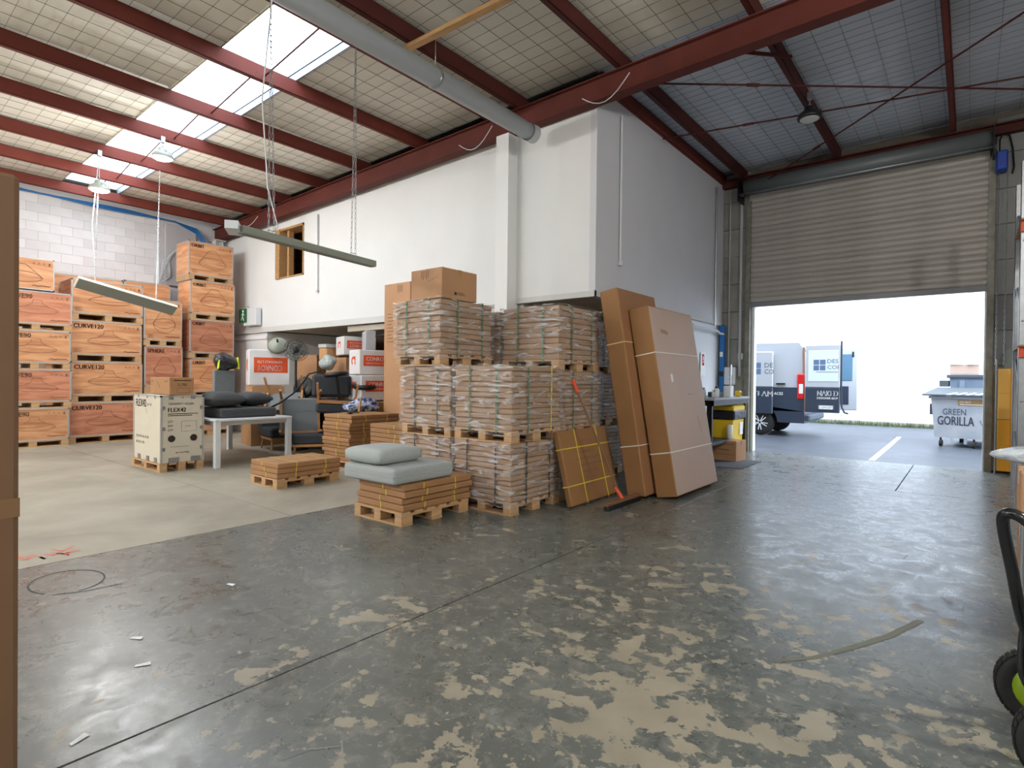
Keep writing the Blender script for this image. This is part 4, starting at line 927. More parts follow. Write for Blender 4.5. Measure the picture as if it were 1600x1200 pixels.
pillow(.6, .56, .26, 'scatter_cushion', 'puffy charcoal cushion on the left of the table pile', 'cushion', (-9.35, 4.12, .895), CUSHD, puff=2.6, edge=.12)
pillow(.56, .5, .24, 'scatter_cushion', 'puffy charcoal cushion on the right of the table pile', 'cushion', (-9.5, 4.68, .895), CUSHD, puff=2.6, edge=.12, rz=.1)

# ================================================================== CHAIR JUMBLE (around x -9..-12, y 5.3..6.4)
def lounge(name, label, loc, rot, seatm, backm, legm=TEAK):
    t = thing(name, label, 'chair', loc, rot=rot)
    MB().cbox((-.32, -.34, .24), (.34, .34, .42), .03).build('seat', seatm, t)
    MB().cbox((-.36, -.34, .34), (-.22, .34, .82), .04, Matrix.Translation((-.02, 0, 0)) @ Matrix.Rotation(-.22, 4, 'Y')).build('backrest', backm, t)
    MB().cbox((-.33, -.33, .2), (.34, .33, .245), .006).build('seat_frame', legm, t)
    for sx in (-1, 1):
        for s_ in (-1, 1): MB().tube([(sx*.28, s_*.29, .2), (sx*.32, s_*.32, 0)], [.026, .016], 8).build('leg', legm, t)
    return t
lounge('lounge_chair', 'charcoal lounge chair on oak legs standing beside the tall carton pile', (-9.0, 5.55, 0), (0, 0, -.55), CHARC, CHARC)
lounge('lounge_chair', 'charcoal lounge chair standing behind the white table legs', (-10.35, 5.75, 0), (0, 0, -.2), CHARC, CHARC)
# chairs thrown upside down on the two standing ones: seat, back, oak legs and rails in the air
def tipped(label, loc, rot, seatm, backm, back_ang):
    t = thing('upturned_chair', label, 'chair', loc, rot=rot)
    MB().cbox((-.33, -.34, 0), (.33, .34, .17), .035).build('seat', seatm, t)
    MB().cbox((-.06, -.33, -.42), (.06, .33, .05), .04, Matrix.Translation((-.3, 0, .03)) @ Matrix.Rotation(back_ang, 4, 'Y')).build('backrest', backm, t)
    for sx in (-1, 1):
        for s_ in (-1, 1): MB().bar((sx*.29, s_*.30, .16), (sx*.36, s_*.33, .52), .04, .035).build('leg', TEAK, t)
    for s_ in (-1, 1): MB().bar((-.33, s_*.31, .20), (.33, s_*.31, .20), .035, .05).build('side_rail', TEAK, t)
    MB().bar((.31, -.3, .20), (.31, .3, .20), .035, .05).build('front_rail', TEAK, t)
    return t
tipped('grey lounge chair tipped upside down with its oak legs in the air', (-10.05, 5.62, .78), (.1, .55, -.6), CHGR, CHGR, .2)
tipped('pale grey chair turned on its side under the crossed oak legs', (-9.35, 5.5, .66), (.0, 1.25, -.5), CHGR, CHGR, .0)
tipped('charcoal chair turned over on the pile beside the fan', (-8.75, 5.85, .80), (-.05, .1, -.6), CHARC, CHARC, .9)
t = MB().cbox((-.07, -.34, 0), (.07, .34, .42), .05).build('chair_back', CHARC, loc=(-9.05, 5.95, 1.03), rot=(0, -.12, -.6)); tag(t, 'dark padded chair back standing on the pile below the black stool seat', 'cushion')  # back of a chair, modelled as a separate piece
def stool(label, loc, rot, m_):
    t = thing('swivel_stool', label, 'stool', loc, rot=rot)
    MB().lathe([(.19, -.03), (.22, 0), (.22, .03), (.19, .055)], 24).build('seat', m_, t, smooth=True)
    MB().tube([(0, 0, -.03), (0, 0, -.5)], .025, 10).build('column', BLACKM, t)
    for k in range(5):
        a = k*2*PI/5; MB().tube([(0, 0, -.48), (.27*math.cos(a), .27*math.sin(a), -.54)], [.025, .014], 6).build('foot', BLACKM, t)
    return t
stool('black round stool seat perched above the upturned chairs', (-8.75, 5.85, 1.44), (.12, -.05, 0), BLACK)
stool('black swivel stool standing behind the tall carton pile', (-8.62, 6.35, 1.22), (0.05, .1, 0), BLACK)
stool('black round stool lying on its side among the oak legs', (-10.05, 6.0, 1.18), (1.3, .5, .3), BLACK)
# foam board, bag
o = MB().cbox((-.04, -.2, 0), (.04, .2, .76), .012).build('foam_block', CHGR, loc=(-10.9, 5.12, .88), rot=(0, .03, .1)); tag(o, 'upright grey foam cushion standing behind the dark cushions', 'cushion')
o.location = (-10.88, 4.84, .742)
def blob(name, label, cat, loc, r, m_, seed, sq=(1, 1, 1), par=None):
    rg = random.Random(seed); bm = bmesh.new(); bmesh.ops.create_icosphere(bm, subdivisions=3, radius=1)
    ph_ = [Vector((rg.uniform(-1, 1), rg.uniform(-1, 1), rg.uniform(-1, 1))) for _ in range(9)]
    for v in bm.verts:
        n = v.co.normalized(); d = 1+sum(.07*math.sin(4*n.dot(p)+i) for i, p in enumerate(ph_)); v.co = Vector((n.x*d*r*sq[0], n.y*d*r*sq[1], n.z*d*r*sq[2]))
    me = bpy.data.meshes.new(name); bm.to_mesh(me); bm.free(); me.materials.append(m_)
    for p in me.polygons: p.use_smooth = True
    o = obj(name, me, par, loc)
    if label: tag(o, label, cat)
    return o
BAG = mat('black_bin_bag', (34, 36, 40), .25, bump=(14, .8, .03))
bg_ = thing('black_bag', 'black plastic bag with yellow straps on top of the grey foam', 'bag', (-10.9, 4.88, 1.65))
blob('bag_body', None, None, (0, 0, 0), .2, BAG, 4, (.9, 1.1, .85), bg_)
MB().bar((.16, -.2, -.12), (.13, -.17, .04), .05, .015).bar((.17, .17, -.12), (.17, .15, .1), .05, .015).build('yellow_strap', mat('lime_strap', (214, 226, 40), .5), bg_)
# removal boxes (white with orange print)
def wbox(label, loc, rz, D, W, H, lines, flip, rot=None, m_=WPLAS):
    t = thing('removal_box', label, 'box', loc, rz, rot=rot); MB().cbox((-D/2, -W/2, 0), (D/2, W/2, H), .012).build('box_body', m_, t)
    pr = PR(); pr.rect(W*.12, H*.35, W*.94, H*.78); pr.build(FACE_X(D/2+.003, -W/2, 0), ORANGE, t, 'orange_panel')
    pr = PR(); pr.text(lines[0], W*.2, H*(.4 if flip else .56), H*.16, W*.6, bold=.004, flip=flip); pr.text(lines[1], W*.2, H*(.62 if flip else .42), H*.07, W*.6, flip=flip)
    pr.build(FACE_X(D/2+.005, -W/2, 0), WPRINT, t, 'printed_lettering')
    pr = PR(); pr.line(ell(D*.45, H*.55, D*.16, H*.14, .5, 4.2, 14), H*.1).line([(D*.6, H*.4), (D*.6, H*.75)], H*.08); pr.build(FACE_Y(-D/2, -W/2-.003, 0), ORANGE, t, 'orange_logo')
    return t
wbox('white plastic removal box with upside-down orange CONROY print, on the G box behind the table', (-11.35, 5.95, 1.22), -.35, .5, .78, .72, ('CONROY', 'REMOVALS LTD'), True)
gb = carton('cardboard_box', .6, .62, .42, (-11.35, 5.9, .79), 'brown cardboard box marked G under the white removal box', -.3, KRAFT3)
PR().text('G', .1, .12, .16, .13, bold=.01).build(FACE_X(.303, -.31, 0), WPRINT, gb); carton('cardboard_box', .7, .7, .78, (-11.4, 5.9, 0), 'large brown box on the floor behind the white table', -.2, KRAFT)
wbox('white removal box with CONROY print lying topmost in front of the alcove', (-8.7, 6.55, 1.45), -.2, .45, .66, .45, ('CONROY', 'REMOVALS LTD'), False)
wbox('white removal bag printed CONROY below the other beside the wrapped stack', (-8.7, 6.6, .98), -.15, .5, .74, .46, ('CONROY', 'REMOVALS LTD'), False)
wbox('white removal box with orange marks high at the back of the alcove', (-9.1, 7.6, 1.95), -.3, .4, .5, .3, ('CONROY', 'REMOVALS LTD'), False)
wbox('orange and white removal parcel stacked left of the grey bar boxes', (-10.0, 7.1, 1.85), -.3, .5, .6, .38, ('CONROY', 'REMOVALS LTD'), True)
# boxes filling the alcove
for i, (x, y, z, D, W, H, rz, lb) in enumerate(((-12.2, 7.5, 0, .8, .8, 1.0, 0, 'brown box on the alcove floor at the far left'), (-12.0, 7.5, 1.0, .7, .7, .9, .2, 'brown box high at the far left of the alcove'),
        (-11.0, 7.6, 0, .8, .8, 1.4, .1, 'tall brown box behind the fan'), (-10.9, 7.5, 1.4, .6, .6, .7, -.1, 'brown box above the tall one behind the fan'), (-10.2, 7.2, 0, .7, .8, 1.8, 0, 'tall brown box in the middle of the alcove'),
        (-9.8, 8.2, 1.6, .9, .9, .7, .4, 'large open brown box deep in the alcove'), (-9.2, 7.6, 0, .7, .8, 1.93, .1, 'tall brown box behind the white removal boxes'), (-8.4, 7.5, 0, .7, .7, 1.85, -.1, 'tall pale box right of the white removal boxes'),
        (-7.7, 7.7, 0, .7, .8, 2.0, 0, 'tall brown box behind the very tall carton'), (-9.8, 8.3, 0, .8, .7, 1.6, 0, 'brown box under the large open one deep in the alcove'), (-8.6, 6.6, 0, .8, .8, .96, 0, 'brown box under the white removal bag'), (-9.95, 6.42, 0, .55, .5, 1.0, .2, 'brown box behind the upturned chairs'))):
    carton('cardboard_box', D, W, H, (x, y, z), lb, rz, (KRAFT, KRAFT3, KRAFT4)[i % 3])
o = MB().cbox((-.25, -.1, 0), (.25, .1, .38), .01).build('grey_bar_box', mat('grey_box', (180, 182, 186), .6), loc=(-9.35, 7.05, 1.86), rot=(0, 0, -.5)); tag(o, 'pale grey upright box beside the orange and white parcel', 'box')
o.location = (-9.3, 6.95, 1.93)
tt = thing('clear_tub', 'clear plastic tub of rolled card behind the upturned chairs', 'tub', (-10.6, 6.9, 1.75)); MB().cbox((-.14, -.16, 0), (.14, .16, .26), .02).build('tub_body', mat('tub_card', (196, 150, 104), .6), tt); MB().cbox((-.15, -.17, .26), (.15, .17, .34), .01).build('tub_rim', mat('frosted_plastic', (190, 192, 190), .3), tt)
for k, (x, y, z, s_) in enumerate(((-9.35, 7.0, 1.55, 1), (-8.2, 7.1, 1.75, .8), (-7.9, 7.15, 1.6, .9))): pass
o = blob('blue_fabric_bundle', 'bundle of blue and white patterned fabric on a box behind the tall carton pile', 'bundle', (-7.75, 6.25, .86), .2, mat('blue_pattern_cloth', (30, 50, 110), .8, noise=(14, .06, (196, 206, 226))), 9, (1.2, 1.6, .6))
o.location = (-8.22, 5.98, .90)
MB().cbox((-.5, -.3, 0), (.3, .3, .8), .01)
carton('cardboard_box', .5, .5, .8, (-8.27, 5.98, 0), 'brown box under the blue fabric bundle', 0, KRAFT4)
# tape gun + wooden offcut on the tall pile
tg = thing('tape_dispenser', 'small black tape dispenser lying on the tall carton pile', 'tool', (-7.55, 5.3, .826)); MB().lathe([(.035, 0), (.045, .005), (.045, .035), (.035, .04)], 16).build('tape_roll', BLACK, tg, smooth=True); MB().bar((.03, 0, .02), (.16, .03, .03), .03, .025).build('handle', BLACK, tg)
o = MB().bar((0, 0, 0), (.02, .03, .25), .035, .02).build('wooden_offcut', TIMB, loc=(-7.68, 5.55, .825)); tag(o, 'short wooden stick standing up on the tall carton pile', 'stick')
# pedestal fan
fn = thing('pedestal_fan', 'black pedestal fan standing above the upturned chairs', 'fan', (-10.1, 5.85, 0))
MB().lathe([(.24, 0), (.24, .03), (.05, .06)], 24).build('fan_base', BLACK, fn, smooth=True)
MB().tube([(0, 0, .05), (0, 0, 1.75)], .022, 10).build('fan_pole', BLACK, fn)
fm = Matrix.Translation((.05, -.03, 1.9)) @ Matrix.Rotation(1.15, 4, 'Y') @ Matrix.Rotation(.3, 4, 'X')
g_ = MB()
for rr_, zz in ((.06, .07), (.12, .065), (.18, .045), (.225, 0), (.18, -.045), (.12, -.065)): g_.tube([(rr_*math.cos(2*PI*k/24), rr_*math.sin(2*PI*k/24), zz) for k in range(25)], .004, 4, False, fm)
for k in range(20): a = 2*PI*k/20; g_.tube([(r_*math.cos(a), r_*math.sin(a), z_) for r_, z_ in ((.03, .07), (.12, .065), (.18, .045), (.225, 0), (.18, -.045), (.12, -.065), (.03, -.07))], .002, 4, False, fm)
g_.build('fan_guard', BLACKM, fn)
MB().lathe([(.05, -.12), (.06, -.02), (.04, .06)], 16, fm).build('motor_housing', BLACK, fn, smooth=True)
for k in range(5):
    a = k*2*PI/5; bm_ = fm @ Matrix.Rotation(a, 4, 'Z') @ Matrix.Rotation(.4, 4, 'X'); MB().prism([(.04, -.02), (.1, -.07), (.18, -.07), (.2, 0), (.16, .05), (.04, .02)], .003, bm_).build('fan_blade', mat('smoky_blade', (96, 102, 98), .3), fn)
o = thing('shop_light', 'grey round lamp shade beside the fan', 'lamp', (-11.0, 5.98, 2.02), rot=(.5, .9, 0)); MB().lathe([(.2, 0), (.17, .06), (.07, .14), (.04, .15)], 20).build('shade', LAMPG, o, smooth=True)
MB().tube([(0, 0, .15), (0, 0, .22)], .02, 8).build('socket', BLACK, o)
o = blob('clear_bag', 'clear plastic bag beside the fan pole', 'bag', (-10.0, 6.5, 1.68), .16, mat('clear_crumpled_plastic', (176, 186, 186), .15, bump=(16, .8, .03)), 21, (1, 1, .9)) 
# black hose curve
o = MB().tube([(-9.35, 4.95, .86), (-9.2, 5.05, .95), (-8.95, 5.15, 1.12), (-8.75, 5.2, 1.3), (-8.65, 5.25, 1.45), (-8.45, 5.35, 1.5)], .016, 8).build('black_hose', BLACK, smooth=True); tag(o, 'black bent tube rising from the cushions over the chairs', 'hose')
o = MB().tube([(-9.0, 6.9, 2.2), (-8.8, 6.95, 2.22), (-8.6, 7.0, 2.15), (-8.4, 7.05, 2.0)], .03, 8).build('chair_arm', BLACK, smooth=True); tag(o, 'curved black chair arm high in the alcove beside the grey upright box', 'bar')  # arm of a chair, modelled as a separate piece
ex = thing('exit_sign', 'green running man exit sign box projecting from the white wall', 'sign', (-13.75, 6.7, 2.62))
MB().cbox((-.1, -.07, 0), (.5, .07, .42), .01).build('sign_body', WMET, ex); MB().box((-.3, -.08, .08), (.08, -.075, .42)).build('green_face', PVCB, ex)
MB().lathe([(.03, 0), (.03, .004)], 12, Matrix(((1, 0, 0, -.1), (0, 0, -1, -.082), (0, 1, 0, .36), (0, 0, 0, 1)))).bar((-.1, -.083, .32), (-.12, -.083, .22), .04, .004).bar((-.12, -.083, .23), (-.05, -.083, .13), .025, .004).bar((-.12, -.083, .23), (-.19, -.083, .14), .025, .004).bar((-.1, -.083, .3), (-.03, -.083, .26), .018, .004).bar((-.11, -.083, .3), (-.18, -.083, .27), .018, .004).build('running_figure', WPRINT, ex)
MB().tube([(-.2, 0, .42), (-.2, .0, .48), (.05, 0, .48), (.05, 0, .42)], .006, 6).build('hanger_bracket', STEEL, ex)

# ================================================================== WORKBENCH BY THE DOOR
wbn = thing('workbench', 'narrow workbench with black legs and pale top beside the roller door', 'workbench', (-3.66, 10.2, 0))
MB().cbox((-.4, -.95, 1.08), (.42, .95, 1.12), .005).build('benchtop', mat('worn_grey_benchtop', (158, 162, 168), .5), wbn)
MB().box((-.36, -.93, .99), (.39, -.89, 1.08)).box((.35, -.93, .99), (.39, .93, 1.08)).build('bench_rail', BLACKM, wbn)
for x in (-.34, .34):
    for y in (-.9, .88): MB().cbox((x-.025, y-.025, 0), (x+.03, y+.03, 1.08), .003).build('bench_leg', BLACKM, wbn)
MB().cbox((-.36, -.9, .32), (.34, .3, .37), .004).build('lower_shelf', mat('dark_shelf', (58, 64, 70), .6), wbn)
yb = thing('yellow_bin', 'yellow waste bin with a black liner under the workbench', 'bin', (-3.52, 10.75, .02))
m = MB(); m.add([(-.16, -.26, 0), (.16, -.26, 0), (.16, .26, 0), (-.16, .26, 0), (-.22, -.34, .9), (.22, -.34, .9), (.22, .34, .9), (-.22, .34, .9)], [(0, 3, 2, 1), (4, 5, 6, 7), (0, 1, 5, 4), (1, 2, 6, 5), (2, 3, 7, 6), (3, 0, 4, 7)]); m.build('bin_body', YPL, yb)
MB().cbox((-.24, -.36, .68), (.24, .36, .86), .03).build('bin_liner', BAG, yb); MB().cbox((-.22, -.34, .87), (.22, .34, .95), .03).build('bin_lid', YPL, yb)
MB().box((.19, .05, .4), (.215, .22, .62)).build('paper_label', WPRINT, yb)
bx = carton('cardboard_box', .42, .42, .36, (-3.33, 10.3, .0), 'small brown carton on the floor under the workbench', -.1, KRAFT3)
PR().line([(.05, .3), (.37, .3)], .012).line([(.1, .2), (.3, .2)], .02).line([(.05, .12), (.37, .12)], .01).build(FACE_Y(-.21, -.212, 0), INKF, bx)
carton('cardboard_box', .3, .3, .3, (-3.75, 10.2, 0), 'brown box in the shadow under the workbench shelf', 0, KRAFT4)
o = MB().tube([(0, 0, 0), (0, 0, .26)], .05, 16).build('paper_roll', WPRINT, loc=(-3.33, 10.3, .362), smooth=True); tag(o, 'white paper roll standing on the small brown carton', 'roll')
o = blob('red_jacket', 'red cloth on the lower workbench shelf', 'cloth', (-3.6, 9.55, .44), .13, mat('red_cloth', (206, 44, 36), .8), 31, (1.2, 1.5, .6))
# bench top items
rg = random.Random(11)
for k, (x, y, c, h, lb) in enumerate(((-3.5, 9.45, (200, 204, 208), .14, 'white pot at the near end of the workbench'), (-3.6, 9.6, (150, 156, 160), .12, 'grey pot on the workbench'), (-3.35, 9.55, (214, 214, 214), .1, 'small white pot at the workbench edge'), (-3.4, 9.8, (224, 226, 226), .16, 'tall white bottle on the workbench'))):
    t = thing('storage_pot', lb, 'pot', (x, y, 1.12)); MB().lathe([(.035, 0), (.045, .01), (.045, h*.8), (.03, h)], 14).build('pot_body', mat('pot_%d' % k, c, .4), t, smooth=True); MB().lathe([(.028, h), (.028, h+.03)], 12).build('lid', BLACK if k % 2 else STEEL, t)
o = MB().cbox((-.1, -.12, 0), (.1, .12, .09), .01).build('sander', mat('green_grey_tool', (70, 84, 86), .5), loc=(-3.5, 10.05, 1.12)); tag(o, 'dark green power tool on the workbench', 'tool')
o = MB().cbox((-.06, -.09, 0), (.06, .09, .2), .006).build('paper_pack', WPRINT, loc=(-3.36, 10.3, 1.12)); tag(o, 'white packet standing on the workbench', 'packet')
tt = thing('tape_measure', 'yellow and black tape measure near the far end of the workbench', 'tool', (-3.3, 10.65, 1.12)); MB().cbox((-.05, -.06, 0), (.05, .06, .11), .02).build('case', YPL, tt); MB().cbox((-.055, -.03, .02), (.055, .03, .09), .01).build('grip', BLACK, tt)
o = MB().tube([(0, 0, 0), (-.03, .1, .42)], .012, 8).tube([(-.03, .1, .4), (-.04, .14, .6)], .022, 8).build('long_screwdriver', STEEL, loc=(-3.55, 10.98, 1.12)); tag(o, 'long metal tool with black grip leaning at the far end of the workbench', 'tool')
# wall tools
for k, (y, z, h) in enumerate(((9.85, 1.35, .35), (9.95, 1.5, .3), (10.1, 1.3, .45), (10.2, 1.45, .25), (10.35, 1.3, .35), (10.55, 1.4, .3))):
    t = thing('hanging_tool', 'dark hand tool hanging above the workbench, '+('nearest the leaning carton', 'second from the leaning carton', 'long one third from the leaning carton', 'short one near the middle', 'second from the red sign', 'nearest the red sign')[k], 'tool', (-4.02, y, z), group='hand tools on the wall above the workbench')
    MB().tube([(0, 0, 0), (0, .01, h*.5)], .022 if k % 2 else .03, 8).build('grip', BLACK, t); MB().tube([(0, .01, h*.5), (0, .02, h)], .01, 6).lathe([(.012, h), (.012, h+.03)], 8).build('shaft', STEEL, t)
sg = thing('red_sign', 'small white notice with a red panel on the wall above the workbench', 'sign', (-4.04, 10.85, 1.5)); MB().box((0, -.12, 0), (.008, .12, .45)).build('sign_board', WPRINT, sg); MB().box((.008, -.05, .2), (.011, .05, .42)).build('red_panel', REDP, sg)
MB().box((.008, -.04, .26), (.0125, .04, .28)).box((.008, -.02, .3), (.0125, .02, .38)).build('white_mark', WPRINT, sg)
o = thing('blue_pipe', 'blue boxed pipe running down the corner beside the roller door', 'pipe', (-3.97, 11.72, 1.1)); MB().cbox((-.045, -.03, 0), (.06, .05, 1.45), .008).build('pipe_boxing', BLUE, o); MB().box((-.03, -.035, .8), (.03, -.031, .9)).build('white_sticker', WPRINT, o); MB().cbox((-.04, -.04, .4), (.05, -.03, .5), .004).build('black_collar', BLACK, o)
cb = thing('control_box', 'grey-white electrical control box with buttons beside the blue pipe', 'control box', (-3.8, 11.78, 1.33)); MB().cbox((-.11, -.09, 0), (.1, .05, .36), .01).build('enclosure', WMET, cb)
for z, m_ in ((.28, REDP), (.2, mat('pink_label', (220, 160, 150), .6)), (.11, BLUE)): MB().lathe([(.02, 0), (.02, .012), (.012, .016)], 12, Matrix(((1, 0, 0, .02), (0, 0, -1, -.09), (0, 1, 0, z), (0, 0, 0, 1)))).build('push_button', m_, cb)
o = MB().cbox((-.05, -.02, 0), (.05, .02, .12), .005).build('light_switch', WMET, loc=(-3.63, 11.82, 1.85)); tag(o, 'white switch plate on the concrete beside the roller door', 'switch')
o = MB().tube([(0, 0, 0), (0, 0, 3.6)], .014, 6).tube([(.22, .01, -.2), (.22, .01, 3.6)], .03, 8).build('door_conduit', mat('pale_conduit', (170, 172, 174), .5), loc=(-3.86, 11.79, 1.7)); tag(o, 'pair of grey conduits up the concrete pier left of the roller door', 'conduit')
o = MB().cbox((-2.0, 9.33, 0), (0, 9.34, .01), .001)
m = MB(); m.add([(-3.62, 9.32, .002), (-2.82, 9.32, .002), (-2.82, 10.42, .002), (-3.62, 10.42, .002), (-3.62, 9.32, .01), (-2.82, 9.32, .01), (-2.82, 10.42, .01), (-3.62, 10.42, .01)], [(0, 3, 2, 1), (4, 5, 6, 7), (0, 1, 5, 4), (1, 2, 6, 5), (2, 3, 7, 6), (3, 0, 4, 7)])
o = m.build('floor_mat', MATG); o.data.materials[0] = MATG; tag(o, 'thin dark grey mat on the floor at the foot of the workbench', 'mat')

# ================================================================== RIGHT SIDE
gy = thing('amber_guard', 'tall amber yellow sheet guard bolted beside the door', 'guard', (.33, 11.55, .06))
MB().cbox((0, -.02, 0), (.155, .02, .79), .006).build('lower_sheet', YGRD, gy); MB().cbox((0, -.022, .8), (.15, .018, 1.58), .006).build('upper_sheet', mat('pale_amber_paint', (240, 186, 84), .5), gy)
MB().box((.155, -.06, 0), (.165, .1, 1.6)).build('side_flange', YGRD, gy); MB().tube([(-.02, 0, -.06), (-.02, 0, 1.72)], .012, 8).build('edge_bar', STEEL, gy)
MB().box((0, -.024, .4), (.15, -.02, .404)).box((0, -.024, 1.2), (.15, -.02, 1.204)).build('seam', mat('amber_seam', (190, 130, 20), .6), gy)
o = MB().prism([(-.07, 0), (.07, 0), (.065, .28), (.03, .33), (-.03, .33), (-.06, .28)], .02, Matrix(((1, 0, 0, 0), (0, 0, -1, 0), (0, 1, 0, 0), (0, 0, 0, 1)))).build('steel_plate', mat('grey_green_steel', (112, 120, 114), .5, .3), loc=(.46, 11.7, 1.62)); tag(o, 'grey steel plate with rounded top above the amber guard', 'plate')
# racking at the right edge
rk = thing('pallet_rack', 'steel pallet rack with orange beams at the right edge', 'rack', (.41, 8.5, 0))
for y in (0, 1.0): MB().box((0, y, 0), (.07, y+.005, 3.9)).box((0, y, 0), (.005, y+.08, 3.9)).box((.065, y, 0), (.07, y+.08, 3.9)).build('upright', STEEL, rk)
for k in range(4): MB().bar((.035, 0, .3+k*.9), (.035, 1.0, .8+k*.9), .03, .03).build('brace', STEEL, rk)
ORB = mat('rack_orange', (206, 72, 32), .5)
for z in (1.7, 3.1): MB().cbox((.0, -.04, z), (2.4, .0, z+.12), .004).build('beam', ORB, rk); MB().cbox((.0, 1.04, z), (2.4, 1.08, z+.12), .004).build('beam', ORB, rk)
MB().box((2.4, 0, 0), (2.47, .005, 3.9)).box((2.4, 1.0, 0), (2.47, 1.005, 3.9)).build('upright', STEEL, rk)
for z in (1.82, 3.22): MB().box((.0, -.1, z), (2.4, 1.1, z+.02)).build('shelf_board', KRAFT, rk)
for i, (x, z, s_, lb) in enumerate(((.7, 1.84, .34, 'white and orange box on the middle rack shelf'), (.75, 3.24, .4, 'brown box on the upper rack shelf'))): carton('cardboard_box', s_, s_, s_*.7, (x-.05, 8.7, z), lb, 0, (WPLAS, KRAFT)[i])
o = MB().cbox((-.2, -.25, 0), (.2, .25, .25), .01).build('dark_tray', mat('dark_teal_tray', (40, 66, 72), .5), loc=(.68, 8.6, 1.3)); bpy.data.objects.remove(o)
# hand truck with pneumatic wheels
ht = thing('hand_truck', 'black tubular hand truck with knobbly tyres at the right edge', 'hand truck', (.3, 3.0, 0))
def wheel(c, R_, wdt, par, hubm, ax='y'):
    mtx = Matrix.Translation(c) @ Matrix.Rotation(PI/2, 4, 'X')
    prof = [(R_*.62, -wdt*.3), (R_*.8, -wdt*.5), (R_*.95, -wdt*.42), (R_, -wdt*.2), (R_, wdt*.2), (R_*.95, wdt*.42), (R_*.8, wdt*.5), (R_*.62, wdt*.3)]
    ty = MB().lathe(prof, 32, mtx).build('tyre', RUB, par, smooth=True)
    kn = MB()
    for k in range(36):
        a = 2*PI*k/36
        for s_ in (-1, 1): kn.box((R_*.985, -.010, s_*wdt*.22-.012), (R_*1.02, .010, s_*wdt*.22+.012), mtx @ Matrix.Rotation(a+s_*.04, 4, 'Z'))
    kn.build('tread_lug', RUB, ty, kind='stuff')
    MB().lathe([(R_*.3, -wdt*.36), (R_*.62, -wdt*.34), (R_*.64, wdt*.34), (R_*.3, wdt*.36)], 24, mtx).build('wheel_rim', hubm, par, smooth=True)
    MB().lathe([(R_*.14, -wdt*.5), (R_*.14, wdt*.5)], 16, mtx).build('hub', BLACKM, par)
wheel((-.05, .16, .155), .155, .085, ht, LIME); wheel((-.01, -.30, .155), .155, .085, ht, LIME)
MB().tube([(-.05, .24, .155), (.02, -.40, .155)], .012, 8).build('axle', STEEL, ht)
hp = [(.12, -.1, .55), (.0, -.15, .75), (-.12, -.15, .88), (-.17, -.14, .91), (-.195, -.12, .89), (-.19, -.1, .82), (-.165, -.06, .68), (-.13, .0, .48), (-.08, .05, .34), (.0, .08, .25), (.1, .08, .2)]
def smooth_pts(p, n=4):
    out = []; P_ = [Vector(q) for q in p]
    for i in range(len(P_)-1):
        a, b, c, d = P_[max(i-1, 0)], P_[i], P_[i+1], P_[min(i+2, len(P_)-1)]
        for k in range(n):
            t = k/n; out.append(.5*((2*b)+(c-a)*t+(2*a-5*b+4*c-d)*t*t+(-a+3*b-3*c+d)*t**3))
    out.append(P_[-1]); return out
GLB = mat('gloss_black_tube', (26, 28, 32), .15)
MB().tube(smooth_pts(hp), .021, 12).build('handle_loop', GLB, ht, smooth=True)
MB().tube(smooth_pts([(-.12, .1, .86), (-.12, .12, .6), (-.1, .12, .42), (-.08, .1, .2)]), .014, 10).build('back_tube', mat('grey_tube', (150, 154, 158), .25, .6), ht, smooth=True)
MB().tube(smooth_pts([(-.1, .02, .48), (-.12, .02, .42), (-.12, .02, .25), (-.07, .03, .17)]), .018, 10).build('axle_bracket', GLB, ht, smooth=True)
tc = carton('cardboard_box', .4, .4, .3, (.42, 4.3, .62), 'small brown box on the pile behind the hand truck', 0, KRAFT3)
carton('cardboard_box', .44, .5, .61, (.45, 4.32, 0), 'brown box on the floor under the small box behind the hand truck', 0, KRAFT)
o = blob('plastic_wrap_bundle', 'crumpled clear plastic over the box behind the hand truck', 'plastic', (.30, 4.75, .96), .14, mat('crumpled_clear', (196, 206, 216), .12, bump=(18, .9, .03)), 41, (1.3, 1.2, .35))
# big foreground carton at the left edge
bc_ = thing('large_carton', 'large dark brown carton cutting the left edge of the view', 'box', (-2.36, -.12, 0))
MB().cbox((-.4, -.5, 0), (.4, .465, 1.925), .012).build('carton_body', KRAFT4, bc_)
MB().box((.4, -.5, 1.02), (.4015, .466, 1.07)).build('packing_tape', mat('dull_brown_tape', (122, 92, 62), .4), bc_)

# ================================================================== OUTSIDE
MB().box((-30, 11.95, -.3), (20, 40, -.02)).build('ground', ASPH, kind='structure')
ew = MB().box((-30, 22.6, -.1), (20, 22.9, 10)).build('wall_outside', EXTW, kind='structure')
kb = MB()
for k in range(26): kb.cbox((-14+k*.9, 22.3, -.02), (-14+k*.9+.89, 22.5, .12), .01)
o = kb.build('kerb', CONCG, kind='structure')
rg = random.Random(8); gm = MB()
for k in range(1800):
    x = rg.uniform(-7, 3.5); y = rg.uniform(22.1, 22.32)-abs(rg.gauss(0, .05)); h = rg.uniform(.04, .16); a = rg.uniform(0, PI); dx_, dy_ = .02*math.cos(a), .02*math.sin(a)
    gm.add([(x-dx_, y-dy_, -.02), (x+dx_, y+dy_, -.02), (x+rg.uniform(-.03, .03), y, h)], [(0, 1, 2)])
o = gm.build('grass_verge', mat('verge_grass', (78, 92, 60), .8)); tag(o, 'strip of grass and weeds along the foot of the outside wall', 'grass'); o['kind'] = 'stuff'
pr = PR(); pr.line([(-1.39, 12.2), (-1.41, 15), (-1.44, 18)], .1); o = pr.build(Matrix.Translation((0, 0, -.017)), mat('worn_white_line', (214, 218, 222), .7), None, 'painted_line'); tag(o, 'worn white line painted on the asphalt outside', 'road marking')
